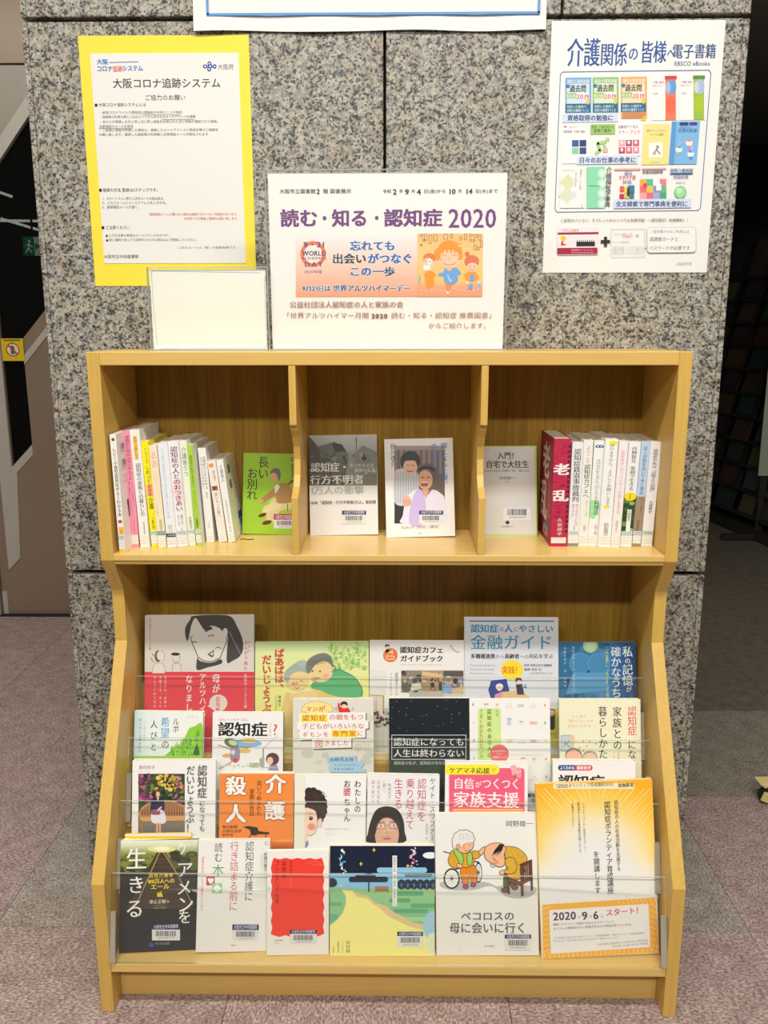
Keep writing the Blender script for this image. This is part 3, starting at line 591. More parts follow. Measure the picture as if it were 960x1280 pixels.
# --- right poster
o, k = poster('ebook_poster', (.2825, YP, 1.2685), .3005, .4215, (690.5, 24.5, 907, 26, 882, 342, 678, 340), 'white A3 poster with rows of small coloured book covers taped to the granite, right', 'poster')
k.fr(660, 0, 3.2); N = '2A5298'
for ch, x, y, s in (('介', 160, 148, 66), ('護', 226, 148, 66), ('関', 292, 168, 54), ('係', 346, 168, 54), ('の', 402, 184, 42), ('皆', 452, 162, 52), ('様', 504, 162, 52), ('へ', 556, 190, 34)): k.H(ch, x, y, x+s, s*1.75 if s > 50 else s*1.4, N, .02)
k.H('電子書籍', 578, 176, 750, 60, '2A4C84', .02); k.H('EBSCO eBooks', 585, 243, 725, 24, '3A5688', .01)
k.line([(140, 284), (722, 284), (730, 296), (687, 834), (678, 846), (116, 846), (108, 834), (131, 294)], 3.2, '5A74B0', True)
def cov(x, y, w, h, c): k.rect(x, y, x+w, y+h, c)
for i, (x, c1, c2) in enumerate(((150, '7AA8D2', 'C8DCE4'), (259, '90BC80', 'D4E0C0'), (371, 'E8A868', 'ECD8B0'))):
    cov(x, 307, 104, 168 if i == 2 else 142, c1); cov(x+6, 332, 90, 80, c2); k.H('福祉士国家試験', x+8, 314, x+96, 16, 'F0F0F0'); k.ell(x+10, 342, 8, 8, '3070B0')
    k.H('過去問', x+18, 336, x+84, 30, '333338', .03); cov(x+2, 370, 42, 20, '88B050'); k.H('解説集', x+4, 372, x+42, 17, 'F4F4E8'); cov(x+45, 370, 50, 20, 'F0E8E0'); k.H('2019', x+46, 371, x+95, 24, 'C82850', .02)
    cov(x, 412, 100, 36, '28688C'); k.H('充実した解説で', x+6, 418, x+84, 12, 'E8F0C0'); k.H('合格力の基礎をつくる', x+6, 432, x+92, 14, 'E8F0F4'); k.ell(x+90, 402, 7, 14, 'E8C060')
cov(378, 448, 92, 26, 'C88858'); k.poly([(448, 482), (470, 460), (470, 484)], 'E8C030')
for x, tc, cols in ((500, 'C84048', ('5C9CCC', '9CB8DC', 'E87858', 'E86848')), (612, '58883C', ('A8B8D8', 'C8D0C8', '98B848', 'A8C030'))):
    cov(x-8, 305, 104, 178, 'EEEAE6'); cov(x+48, 320, 42, 163, cols[2]); k.ell(x+74, 350, 18, 30, cols[0]); k.ell(x+60, 352, 10, 24, cols[1]); k.ell(x+70, 420, 20, 36, cols[3]); cov(x+46, 305, 48, 15, tc); k.H('介護の基本', x-2, 325, x+44, 11, '444444'); k.H('新版テキスト', x-2, 340, x+40, 9, 'C05058'); k.H('編著', x, 372, x+20, 8, '777777')
k.rect(138, 452, 360, 487, 'CDD8EA'); k.H('資格取得の勉強に', 158, 457, 340, 25, '26386C', .03)
cov(136, 494, 110, 158, 'EEECE8'); k.poly([(142, 502), (150, 510), (156, 500)], 'D04838'); k.H('介護の手引', 158, 502, 198, 9, '888888'); k.H('実践看護・介護と福祉', 142, 518, 228, 12, '444444', .02)
for i, c in enumerate(('405A90', '2A3E78', '90C8A8', '344C84')): cov(176+(i % 2)*30, 558+(i//2)*30, 27, 27, c)
cov(250, 496, 98, 40, '9CC468'); k.H('看護・介護を助ける', 254, 500, 344, 14, '2A5A48'); k.H('姿勢と動作', 262, 514, 332, 16, '2A4A38', .02); k.ell(318, 556, 8, 8, 'B8CC90'); k.line([(310, 566), (278, 572), (288, 600), (272, 612)], 12, 'A8D07C'); k.line([(300, 572), (316, 600)], 8, 'A8D07C'); cov(298, 592, 20, 16, 'D0C0A0')
cov(358, 494, 92, 130, 'EEECE8'); k.H('高齢者ケアの人', 360, 500, 440, 15, '3A4A7C', .02); k.H('マナーブック', 360, 519, 448, 20, 'D02C4C', .02)
for i in range(6): cov(362+(i % 3)*28, 560+(i//3)*29, 25, 26, ('E8A0B0', '9A5878', 'C86078', 'B04868', 'E0607C', 'D890A0')[i]); k.ell(374+(i % 3)*28, 570+(i//3)*29, 6, 8, 'F0D8D0')
k.poly([(463, 498), (567, 498), (559, 660), (452, 660)], 'EEDC8C'); k.H('書ききりにできない', 474, 518, 552, 12, '555544'); k.H('ケアと訓練', 486, 534, 540, 12, '555544'); k.rect(482, 572, 536, 630, 'F0EEE6'); k.ell(516, 590, 7, 8, 'A898A0'); k.line([(498, 618), (512, 600), (526, 618)], 5, '8A8488'); k.ell(504, 614, 7, 7, 'B0A8A8'); k.H('著者名', 490, 648, 530, 7, '888866')
k.poly([(574, 488), (686, 488), (671, 660), (561, 660)], '7CB4E0'); k.poly([(574, 488), (592, 488), (582, 660), (561, 660)], '5A98D0'); k.rrect(603, 492, 640, 506, 6, '28407C'); k.rrect(642, 492, 675, 506, 6, '5C3A88'); k.H('企業における', 604, 508, 650, 10, '3A5078'); k.H('合理的配慮', 598, 517, 674, 17, '28487C', .01)
for x, y, c in ((642, 574, 'E88088'), (601, 600, '50A898'), (648, 618, '4888C8')): k.ell(x, y, 13, 14, 'F0ECE8'); k.rect(x-9, y-14, x+9, y-4, c); k.rect(x-6, y+12, x+6, y+24, c)
k.arc(624, 596, 30, 34, -50, 60, 2, 'F0F0F0'); k.arc(622, 600, 28, 30, 130, 240, 2, 'F0F0F0')
k.rect(196, 622, 438, 656, 'CDD8EA'); k.H('日々のお仕事の参考に', 204, 627, 432, 25, '26386C', .03)
cov(128, 670, 96, 160, 'ECEAE4')
for x, y, c in ((160, 728, 'DAD8B0'), (155, 780, 'D6DCC4'), (190, 722, 'DEDEDC'), (182, 778, 'D8DAD8')): k.poly([(x-34, y), (x, y-36), (x+34, y), (x, y+36)] if x < 170 else [(x-16, y), (x, y-18), (x+16, y), (x, y+18)], c)
k.Vt('高齢者のこころと生活', 212, 676, 760, 10, '666666'); k.Vt('介護福祉のための医学', 192, 680, 750, 7, '999999'); k.H('介護福祉学会編', 138, 676, 186, 8, 'AAAAAA'); k.Vt('文', 215, 818, 828, 10, '444488')
cov(234, 666, 72, 166, '8CD4AC')
for i in range(4): k.ell(294, 694+i*40, 17, 19, 'BCE4CC'); k.ell(294, 694+i*40, 9, 10, 'D8F0E0')
k.Vt('介護福祉学事典', 324, 668, 832, 24, '3A3A4C', .01); k.line([(240, 742), (288, 744)], 2, '3A5A4C')
cov(344, 674, 104, 8, 'E0A8A0'); k.H('福祉', 384, 684, 418, 20, '5A7CB8'); k.H('カタカナ語', 362, 700, 430, 20, 'CC3840', .02); k.H('辞典', 376, 720, 414, 17, '5A7CB8')
for x, y, w, h, c in ((366, 745, 16, 22, 'E06050'), (384, 745, 14, 28, 'E8D040'), (398, 742, 26, 30, '3A78A0'), (364, 776, 18, 20, 'C83038'), (384, 776, 18, 18, 'D8C848'), (404, 774, 18, 22, '3C8088'), (394, 752, 10, 34, '303848')): cov(x, y, w, h, c)
cov(454, 674, 96, 6, 'E4A8A0'); k.H('医療用語辞典', 456, 682, 538, 15, '444444', .02)
for i in range(12): cov(446+(i % 4)*26, 718+(i//4)*27, 26, 27, ('E8A848', '58B890', 'F0EEE8', 'E08090', 'E06C70', 'E4C050', '8890C8', '70B088', 'E8A0A0', 'D86C78', '9CA8D4', '50A080')[i])
k.ell(466, 744, 8, 10, 'C84850'); k.rect(510, 738, 530, 764, 'F0EEE8')
k.H('国際介護保険', 566, 676, 658, 16, '4A5C84', .01); k.rect(566, 694, 656, 700, '2A6CA8'); k.H('用語辞典', 578, 702, 640, 17, '5A6C94'); k.H('国際編集委員会', 588, 730, 628, 6, '888888'); k.ell(606, 772, 25, 25, '88C888'); k.ell(606, 772, 19, 20, '9CD8A4'); k.ell(600, 766, 11, 11, 'BCE8BC')
k.rect(341, 798, 648, 834, 'CDD8EA'); k.H('全文検索で専門事典を便利に', 350, 805, 640, 25, '26386C', .03)
k.H('ご自宅のパソコン、タブレットからいつでも利用可能！一部印刷可！利用無料！！', 128, 872, 654, 15, '555558')
k.rrect(115, 908, 280, 1018, 6, 'E6E0E0'); k.H('大阪市立図書館', 132, 914, 204, 13, 'B04858'); k.rect(118, 928, 280, 937, '9C2848'); k.ell(140, 952, 11, 11, 'E8C038'); k.poly([(130, 980), (150, 980), (150, 974), (140, 974), (140, 960), (132, 966)], 'C83448'); k.rect(192, 966, 266, 985, '2C2828')
for i in range(9): k.line([(196+i*8, 960), (196+i*8, 968)], 3, '3A3636')
k.rrect(115, 990, 276, 1016, 5, 'A82048'); k.H('図書館ホームページ', 172, 995, 260, 8, 'E8C8CC'); k.H('http://www.oml.city.osaka.lg.jp', 172, 1005, 264, 7, 'E8C8CC')
k.rect(289, 960, 326, 972, '2A2A2C'); k.rect(302, 947, 314, 986, '2A2A2C')
k.frame(330, 916, 464, 1028, 1.5, 'C4C4CC'); k.H('パスワードのお知らせ（例）', 338, 932, 420, 9, 'C07080'); k.H('有効期限まで', 374, 942, 420, 8, 'D06070'); k.H('西', 428, 938, 442, 12, '4060A0'); k.H('パスワード仮発行用紙', 334, 964, 404, 7, '888888')
for i in range(4): k.H('この用紙は大切に保管してくださいますようお願いします', 332, 984+i*9, 462, 6, '999999')
k.rrect(472, 912, 668, 1014, 14, 'BCBCC0'); k.rrect(474, 914, 666, 1012, 12, 'EAE9E4'); k.poly([(476, 984), (460, 996), (476, 994)], 'BCBCC0')
k.H('ご自宅等からのご利用には', 484, 922, 644, 15, '555558'); k.H('図書館カードと', 484, 950, 602, 20, '48484C', .01); k.H('パスワードが必要です', 482, 986, 648, 19, '48484C', .01)
k.H('2020年7月', 590, 1051, 654, 12, '888888')
k.build('poster_print', o, off=.0007)
# --- big sheet cut by the top of the frame
o = empty('banner_sheet', (-.340, YP, 1.6745)); tag(o, 'large white sheet with a thin blue border at the top, overlapping the yellow notice', 'poster')
n_ = 24; V = []; F = []
for s_, yo in ((0, 0), (1, .0004)):
    for i in range(n_+1):
        x = .612*i/n_; lift = .0030+.0016*math.sin(i*.9)+.004*max(0, 1-i/3.0)
        for z, kf in ((0, 1), (.03, .45), (.10, .08), (.40, 0)): V.append((x, -.0018-lift*kf+yo-(.0004), z+(.0014*math.sin(i*.55) if z == 0 else 0)))
st_ = 4; nn = (n_+1)*4
for i in range(n_):
    for j in range(3):
        a = i*4+j; F.append((a, a+4, a+5, a+1)); F.append((nn+a, nn+a+1, nn+a+5, nn+a+4))
me_ = bpy.data.meshes.new('sheet'); me_.from_pydata(V, [], F); me_.materials.append(M['paper']); so = bpy.data.objects.new('sheet', me_); COL.objects.link(so); so.parent = o
MB().box(.0235, -.0074, .0255, .0275, -.0069, .40).box(.5965, -.0074, .0255, .6005, -.0069, .40).build('border_print', plain('border_blue', '5C94D0', .6), o)
bb = MB(); 
for i in range(20):
    xa, xb = .0235+.577*i/20, .0235+.577*(i+1)/20; bb.box(xa, -.0074, .0245, xb, -.0069, .0285)
bb.build('border_print', plain('border_blue', '5C94D0', .6), o)
# --- clear stands on top of the shelf
def standee(name, x, y, w, h, quad, label, m=.006, foot=.05, film=True):
    o = empty(name, (x, y, ZT)); tag(o, label, 'sign')
    MB().box(m, -.0008, m*.6, w-m, 0, h-m).build('paper_sheet', M['paper'], o)
    MB().box(0, -.0052, 0, w, -.0030, h).build('front_pane', [M['film']], o)
    MB().box(0, -.0055, h, w, .0030, h+.0012).box(-.0012, -.0055, 0, 0, .003, h).box(w, -.0055, 0, w+.0012, .003, h).build('pane_edge', M['film_edge'], o)
    MB().box(0, -.022, 0, w, foot, .0022).build('foot_plate', [M['film_edge']], o)
    return o, Ink(quad, w-2*m, h-m*1.6)
o, k = standee('display_title_sign', -.208, .10, .412, .298, (333, 216, 633, 216, 629, 435, 340, 435), 'large A3 title sign with purple lettering in a clear stand on top of the shelf', .004)
k.fr(320, 200, 2.8235)
k.H('大阪市立図書館', 78, 101, 205, 17, '333333', .01); k.H('2', 209, 98, 222, 24, '222222', .03); k.H('階 図書展示', 232, 101, 332, 17, '333333', .01)
for t, a, b_, s_ in (('令和', 444, 474, 15), ('2', 480, 494, 26), ('年', 502, 516, 14), ('9', 522, 538, 26), ('月', 545, 559, 14), ('4', 565, 580, 26), ('日(金)から', 588, 668, 15), ('10', 674, 704, 24), ('月', 710, 724, 14), ('14', 734, 764, 24), ('日(水)まで', 770, 850, 15)): k.H(t, a, 99 if s_ > 20 else 103, b_, s_, '2A2A2A', .03 if s_ > 20 else .01)
k.H('読む', 80, 172, 214, 64, '6E3A78', .03); k.H('・', 214, 176, 262, 56, '6E3A78', .03); k.H('知る', 264, 172, 392, 64, '6E3A78', .03); k.H('・', 400, 176, 446, 56, '6E3A78', .03); k.H('認知症', 448, 172, 654, 64, '6E3A78', .03); k.H('2020', 676, 157, 848, 92, '6E3A78', .015)
k.grad(138, 266, 796, 480, [(0, 'EAE0DC'), (.45, 'EBC8B4'), (1, 'E89C74')])
k.ell(199, 330, 46, 46, 'E07850'); k.ell(199, 330, 33, 33, 'EADCD4'); k.H('9・21', 164, 283, 238, 27, '2C4470', .03)
k.H('WORLD', 160, 315, 244, 24, '2C3C60', .03); k.H('ALZHEIMERS', 158, 338, 246, 13, '2C3C60', .01); k.H('DAY', 166, 353, 236, 25, '2C3C60', .02); k.H('2020年版', 168, 385, 232, 14, '3A5A90', .01)
def halo(t, a, y, b_, s_, c):
    for dx, dy in ((-2, 0), (2, 0), (0, -2), (0, 2)): k.H(t, a+dx, y+dy, b_+dx, s_, 'F2ECE8', .03)
    k.H(t, a, y, b_, s_, c, .045)
halo('忘れても', 328, 284, 490, 36, '2E62A4'); halo('出会い', 266, 328, 388, 38, '3C3C40'); halo('がつなぐ', 392, 328, 552, 38, '2E62A4'); halo('この', 326, 374, 408, 36, '2E62A4'); halo('一歩', 410, 374, 490, 36, '3A4A68')
halo('9月21日は', 160, 440, 262, 22, '2C4478'); halo('世界アルツハイマーデー', 270, 438, 546, 26, '2C4478')
k.fr(500, 280, 8.0)
k.grad(170, 95, 825, 720, [(0, 'E8B878'), (.3, 'EAC47C'), (.75, 'EAC070'), (.86, 'E8A078'), (1, 'E89870')])
for x, y, w_2, h_2 in ((200, 100, 22, 22), (240, 100, 26, 60), (285, 110, 30, 80), (335, 100, 30, 70), (430, 100, 40, 50), (500, 100, 20, 40), (590, 130, 26, 28), (640, 100, 22, 56), (690, 100, 26, 24), (740, 105, 26, 28), (690, 150, 20, 22), (725, 155, 20, 24), (780, 110, 24, 50), (800, 170, 20, 60), (735, 210, 26, 44), (770, 230, 20, 30), (225, 150, 20, 20), (200, 200, 18, 14)): k.frame(x, y, x+w_2, y+h_2, 5, '8A5C38')
k.ell(480, 260, 105, 100, 'E8942C'); k.ell(590, 300, 34, 60, 'E8942C'); k.ell(376, 300, 40, 62, 'E8942C')
for a_ in range(9): k.poly([(400+a_*22, 200), (425+a_*22, 200), (400+a_*26, 150+abs(a_-4)*9)], 'E8942C')
k.ell(492, 370, 112, 66, 'F0C4A0'); k.ell(492, 320, 92, 70, 'F0C4A0')
for a_ in range(5): k.poly([(405+a_*42, 230), (450+a_*42, 230), (425+a_*40, 300)], 'E8942C')
k.arc(440, 320, 24, 12, 200, 340, 4, 'A86848'); k.arc(545, 320, 24, 12, 200, 340, 4, 'A86848'); k.arc(490, 370, 66, 36, 20, 160, 5, 'B06040'); k.ell(400, 350, 18, 8, 'E8907C'); k.ell(585, 350, 18, 8, 'E8907C'); k.ell(492, 345, 10, 6, 'E0A080')
k.poly([(380, 490), (430, 480), (450, 432), (490, 470), (540, 430), (575, 440), (610, 490), (590, 510), (575, 500), (580, 560), (540, 600), (480, 602), (440, 575), (430, 515), (385, 520)], '6FA0D4'); k.line([(475, 500), (490, 560), (515, 575), (500, 545)], 6, 'DCE8F0'); k.poly([(450, 600), (520, 603), (490, 672), (470, 660)], 'E88C3C')
k.ell(290, 340, 62, 52, 'D8784C'); k.ell(278, 400, 62, 66, 'F0C4A0'); k.ell(292, 374, 20, 28, 'F4F0E8'); k.ell(294, 376, 6, 8, '5A4030'); k.rrect(232, 410, 300, 455, 16, 'F4F0EC'); k.arc(245, 375, 18, 10, 200, 340, 4, '8A5030')
k.poly([(240, 490), (290, 460), (345, 480), (365, 515), (335, 520), (345, 600), (290, 650), (255, 600)], 'E8952C'); k.line([(190, 600), (195, 510)], 14, '98A8C8')
k.ell(668, 296, 24, 22, 'D8744C'); k.ell(715, 370, 74, 62, 'D8744C'); k.ell(722, 430, 56, 46, 'F0C4A0'); k.arc(722, 435, 34, 20, 20, 160, 4, 'B06040'); k.ell(700, 420, 5, 6, '6A4030'); k.ell(742, 420, 5, 6, '6A4030')
k.poly([(640, 500), (690, 470), (760, 478), (790, 540), (750, 560), (690, 560), (680, 590)], 'E89838'); k.rrect(700, 500, 738, 570, 8, '6FA0D4'); k.poly([(690, 600), (730, 590), (722, 655), (670, 645)], '6FA0D4'); k.ell(790, 580, 22, 20, 'F0C4A0'); k.rect(780, 600, 808, 650, '90B0D8')
for x in range(200, 790, 48): k.line([(x, 640+(x*7) % 30), (x+20, 650+(x*5) % 26)], 7, 'F0D8C8')
k.ell(476, 682, 13, 14, 'F0E8D8'); k.ell(672, 580, 12, 14, 'F0E8D8')
k.fr(320, 200, 2.8235)
k.H('公益社団法人認知症の人と家族の会', 116, 496, 524, 24, 'A0684C', .012); k.H('「世界アルツハイマー月間', 92, 535, 402, 23, 'A0684C', 0); k.H('2020', 406, 537, 466, 22, '7A4434', .04); k.H('読む・知る・認知症 推薦図書」', 476, 535, 852, 23, 'A0684C', 0); k.H('からご紹介します。', 608, 572, 832, 22, 'A0684C', 0)
p = k.build('title_print', o); p.location = (.004, -.0010, .0024)
o, k = standee('blank_sign', -.414, .09, .2055, .1395, (188, 333, 333, 331, 335, 436, 190, 434), 'small blank cream sign with a thin blue rounded border in a clear stand', .003)
k.base('E9E7D8'); B_ = '8CB4D0'; k.fr(180, 320, 5.818)
k.line([(60, 96), (70, 86), (852, 90)], 5, B_); k.line([(60, 96), (64, 300), (84, 632)], 4, B_); k.line([(882, 118), (896, 650), (880, 668), (104, 660)], 4, B_)
p = k.build('border_print', o); p.location = (.003, -.0010, .0018)
# ================================================================ books
def pose_matrix(key):
    X, Y, Z, le, ya, ro = POSE[key][:6]
    cl, sl = math.cos(le), math.sin(le); cr, sr = math.cos(ro), math.sin(ro)
    r = Vector((1, 0, 0)); u = Vector((0, sl, cl)); r2 = cr*r+sr*u; u2 = -sr*r+cr*u
    Rz = Matrix.Rotation(ya, 3, 'Z'); r2 = Rz @ r2; u2 = Rz @ u2; n = u2.cross(r2)
    return Matrix(((r2.x, n.x, u2.x, X), (r2.y, n.y, u2.y, Y), (r2.z, n.z, u2.z, Z), (0, 0, 0, 1)))
CV = {}
def cmat(c):
    if c not in CV: CV[c] = plain('cover_'+c, c, .5)
    return CV[c]
def face_book(key, label, group, t, c, spine='r', spine_c=None, hard=False, cat='book', gloss=False, back=None):
    w, h = POSE[key][6], POSE[key][7]
    o = empty('book' if cat == 'book' else cat, mat=pose_matrix(key)); tag(o, label, cat, group)
    ct = .0022 if hard else .0006; ins = .003 if hard else .0008
    sc = cmat(spine_c or c); fc = cmat(c)
    MB().box(0, 0, 0, w, ct, h).build('front_cover', fc, o)
    MB().box(0, t-ct, 0, w, t, h).build('back_cover', cmat(back or c), o)
    sx0, sx1 = (w-ct*1.2, w) if spine == 'r' else (0, ct*1.2)
    MB().box(sx0, ct, 0, sx1, t-ct, h).build('spine', sc, o)
    px0, px1 = (ins, w-ct*1.2) if spine == 'r' else (ct*1.2, w-ins)
    MB().box(px0, ct, ins, px1, t-ct, h-ins).build('page_block', M['pages'], o)
    k = Ink(POSE[key][8:16], w, h); k.mat = M['ink_gloss'] if gloss else M['ink']
    return o, k
def fin(o, k, st=None, strip='20285E'):
    k.build('cover_print', o, k.mat)
    if st:
        s = Ink((0, 0, 1, 0, 1, 1, 0, 1), k.w, k.h); s.Hm = k.Hm; s.kx = k.kx; s.ky = k.ky
        ox, oy, kk = st[0]; s.fr(ox, oy, kk); s.z = k.z+.0001; s.sticker(*st[1:], strip=strip)
        s.build('barcode_sticker', o)
G1, G2, G3, G4 = 'books on the rear tier', 'books on the third tier from the front', 'books on the second tier from the front', 'books on the front tier'
GF, GL_, GR = 'books shown face out in the upper bays', 'books standing spine out in the left bay', 'books standing spine out in the right bay'
R1, R2_, R3_, R4_, R5, R6 = (100, 740, 3.6923), (340, 740, 3.6923), (570, 740, 3.4286), (100, 930, 3.6923), (340, 930, 3.6923), (560, 930, 3.2)
# ---- front tier
o, k = face_book('yellow', 'thin yellow-edged book just peeking out behind the dark railway-track book, front tier', G4, .006, 'F2C820')
k.base('F2C21E'); k.fr(*R4_); k.rect(190, 405, 560, 424, 'F0EDE2'); fin(o, k)
o, k = face_book('caremen', 'dark book with railway tracks and a large white title, left end of front tier', G4, .011, 'E8E8E2', spine='r', back='E8E8E2')
k.base('2B2A2C'); k.fr(*R4_)
k.grad(185, 440, 560, 640, [(0, 'E9E9DE'), (.12, 'DCE0C0'), (.3, '9AA050'), (.5, '5C5E34'), (.75, '3C3A30'), (1, '2B2A2C')])
rr = random.Random(3)
for i in range(26):
    x = 195+rr.random()*130; y = 510+rr.random()*70; k.ell(x, y, 14+rr.random()*16, 8+rr.random()*10, rr.choice(('6C7A34', '4C5A2A', '808C40', '3E4428')), n=9)
for i in range(22):
    x = 420+rr.random()*120; y = 505+rr.random()*70; k.ell(x, y, 14+rr.random()*14, 8+rr.random()*9, rr.choice(('5C6A34', '444C2A', '6C6A38', '3A3A28')), n=9)
k.poly([(355, 498), (395, 498), (520, 760), (215, 760)], '4A3C30')
for i in range(7): y = 530+i*i*4.2; k.line([(365-i*9-6, y), (388+i*9+6, y)], 3+i*.7, '5E4A38')
k.line([(368, 500), (296, 660), (262, 740)], 4, 'B89868'); k.line([(386, 500), (450, 600), (520, 740)], 4, 'B89868')
k.ell(378, 484, 66, 16, 'E4DC98'); k.ell(378, 482, 36, 10, 'F4EFC8')
for ch, x, y, s in (('生', 212, 480, 100), ('き', 218, 608, 84), ('る', 208, 714, 90), ('ケ', 446, 448, 66), ('ア', 446, 540, 78), ('メ', 444, 624, 76), ('ン', 448, 700, 80), ('を', 452, 766, 64)): k.H(ch, x, y, x+s, s*1.05, 'EFEDE6', .012)
k.H('男性介護者', 318, 600, 432, 18, 'E8D028', .03); k.H('100万人への', 312, 622, 438, 24, 'E8D028', .03); k.H('エール', 326, 645, 414, 28, 'E8D028', .03)
k.poly([(356, 704), (356, 690), (364, 680), (368, 690), (374, 676), (380, 692), (384, 704)], 'E8D028')
k.H('津止正敏', 320, 718, 398, 20, 'E4E2D8', .01); k.H('著', 400, 720, 414, 13, 'C4C2B8'); k.H('つどめまさとし', 342, 740, 392, 8, 'B0A868'); k.H('立命館大学教授', 336, 752, 398, 9, 'B0A868')
k.ell(330, 926, 11, 10, '3A58A0'); k.H('かもがわ出版', 346, 914, 414, 14, 'A8A8A8')
fin(o, k, (R4_, 333, 832, 462, 855, 905))
o, k = face_book('yomuhon', 'white book with vertical lettering and two small heart and spade squares, front tier', G4, .011, 'ECEBE4')
k.base('E9E8E1'); k.fr(*R4_)
k.Vt('認知症介護に', 784, 450, 728, 42, '3A3A3C'); k.Vt('行き詰まる前に', 714, 450, 772, 42, 'C8484C'); k.Vt('読む', 640, 455, 548, 40, '3A3A3C'); k.Vt('本', 638, 556, 614, 58, '4A9A58')
k.Vt('「家族を守る」ことで介護はラクになる', 568, 508, 770, 13, 'D0605C', .01)
k.rrect(583, 612, 622, 652, 3, 'C83C54'); k.ell(597, 626, 8, 8, 'F0E8E8'); k.ell(610, 626, 8, 8, 'F0E8E8'); k.poly([(589, 630), (618, 630), (603, 648)], 'F0E8E8')
k.rrect(609, 642, 656, 689, 3, '9CCC9C'); k.ell(623, 668, 9, 9, 'EAF4E8'); k.ell(642, 668, 9, 9, 'EAF4E8'); k.poly([(614, 664), (651, 664), (632, 646)], 'EAF4E8'); k.poly([(632, 666), (640, 684), (624, 684)], 'EAF4E8')
k.Vt('老親介護子', 856, 500, 588, 17, '3C3C3E'); k.line([(838, 505), (838, 560)], 2, '999999'); k.arc(862, 458, 8, 8, 0, 300, 3, 'A0A0A0'); k.H('講談社', 697, 924, 720, 9, '666666')
fin(o, k, (R4_, 703, 832, 825, 858, 908))
o, k = face_book('friendly', 'narrow white paperback with a scalloped solid red panel, front tier', G4, .009, 'ECEBE2')
k.base('EAE8DF'); k.fr(*R5)
k.fr(240, 1040, 5.333)
P = []
for i in range(9): P.append((545+i*40, 176+(6 if i % 2 else -4)))
for i in range(12): P.append((878+(5 if i % 2 else -5), 190+i*44))
for i in range(9): P.append((862-i*40, 694+(6 if i % 2 else -6)))
for i in range(12): P.append((530+(5 if i % 2 else -5), 680-i*44))
k.poly(P, 'EC3E2C'); k.Vt('フレンドリー社会', 568, 190, 480, 32, '4A1814', .01); k.Vt('認知症', 613, 190, 310, 32, '4A1814', .01); k.Vt('徳田雄人', 660, 190, 290, 19, '5A1814'); k.line([(658, 300), (658, 368)], 1.5, 'F0A090')
k.line([(760, 215), (790, 206), (815, 190), (850, 205), (870, 222), (830, 214), (800, 226)], 2.5, 'F08070'); k.H('岩波新書', 548, 716, 606, 14, '777777'); k.H('1749', 548, 736, 578, 12, '777777')
fin(o, k, ((240, 1040, 5.333), 652, 652, 832, 678, 748))
k2 = None
o, k = face_book('night', 'square book with a yellow park path under a navy night sky, front tier', G4, .014, 'ECEAE4', spine='r')
k.base('F0EC92'); k.fr(*R5)
k.rect(268, 466, 756, 600, '101C34'); k.grad(268, 596, 756, 680, [(0, '8CC4E0'), (1, '7CB4D4')])
for x, y in ((277, 640),): k.ell(x, y, 24, 22, '14243C')
for x0_, y_, x1_, h_ in ((484, 582, 716, 24), (436, 606, 620, 18)): k.rrect(x0_, y_-h_/2, x1_, y_+h_/2, h_/2-.5, '8CC4E0')
k.rrect(354, 612, 536, 638, 12, '101C34'); k.rrect(384, 600, 480, 622, 10, '101C34'); k.rrect(612, 600, 742, 612, 6, '101C34'); k.ell(730, 514, 34, 15, 'E8EEF0')
k.grad(268, 668, 756, 905, [(0, '9CCB8C'), (.5, '7FC08A'), (1, '74B884')])
for x0_, y_, x1_ in ((555, 690, 700), (540, 722, 640), (640, 746, 756), (560, 770, 720), (600, 808, 756)): k.rrect(x0_, y_-10, x1_, y_+10, 9.5, '5FA878' if y_ % 4 else 'A4D098')
k.sm([(268, 672), (322, 672), (340, 700), (340, 740), (326, 780), (300, 812), (268, 838)], '8CC48A'); k.rrect(262, 730, 322, 748, 8, '6CB080'); k.poly([(268, 780), (310, 790), (290, 815), (268, 825)], '6CB080')
k.poly([(322, 672), (372, 676), (392, 700), (440, 712), (470, 740), (520, 756), (545, 780), (600, 812), (640, 832), (700, 850), (712, 880), (752, 905), (752, 985), (262, 985), (268, 838), (300, 812), (326, 780), (342, 735), (340, 700)], 'F0EA8E')
k.sm([(372, 676), (400, 692), (448, 706), (476, 730), (530, 748), (552, 770), (612, 800), (650, 822), (720, 838), (724, 856), (660, 850), (600, 825), (540, 796), (500, 760), (440, 716), (392, 704)], 'DCC48C')
k.ell(742, 840, 46, 68, '9CC8D8'); k.ell(742, 920, 30, 50, 'D8E4C0')
for i in range(6):
    x = 598+i*29; k.ell(x, 648, 19, 24, '14243C'); k.poly([(x-14, 660), (x+14, 660), (x, 672)], '14243C'); k.line([(x, 670), (x, 640)], 1.6, '6CA8C0'); k.line([(x, 656), (x-8, 646)], 1.2, '6CA8C0'); k.line([(x, 656), (x+8, 646)], 1.2, '6CA8C0')
k.rect(444, 596, 450, 682, '14202C'); k.line([(434, 600), (447, 592), (460, 600)], 3, '14202C'); k.rrect(476, 656, 538, 680, 4, 'A07848'); k.line([(480, 680), (480, 686)], 3, '7A5834'); k.line([(534, 680), (534, 686)], 3, '7A5834')
rr = random.Random(5)
for cx, cy in ((326, 540), (654, 530)):
    for i in range(15): k.ell(cx-14+rr.random()*28+(i-7)*.8, cy-50+i*7.5, 2.5+rr.random()*5.5, 2.5+rr.random()*5.5, rr.choice(('F0F0E8', '78B8E8', 'F0A0B0', 'A0D8F0')), n=10)
for x, y in ((471, 488), (411, 552), (627, 562), (320, 655)): k.poly([(x, y-11), (x+3, y-3), (x+9, y), (x+3, y+3), (x, y+11), (x-3, y+3), (x-9, y), (x-3, y-3)], 'E8C850')
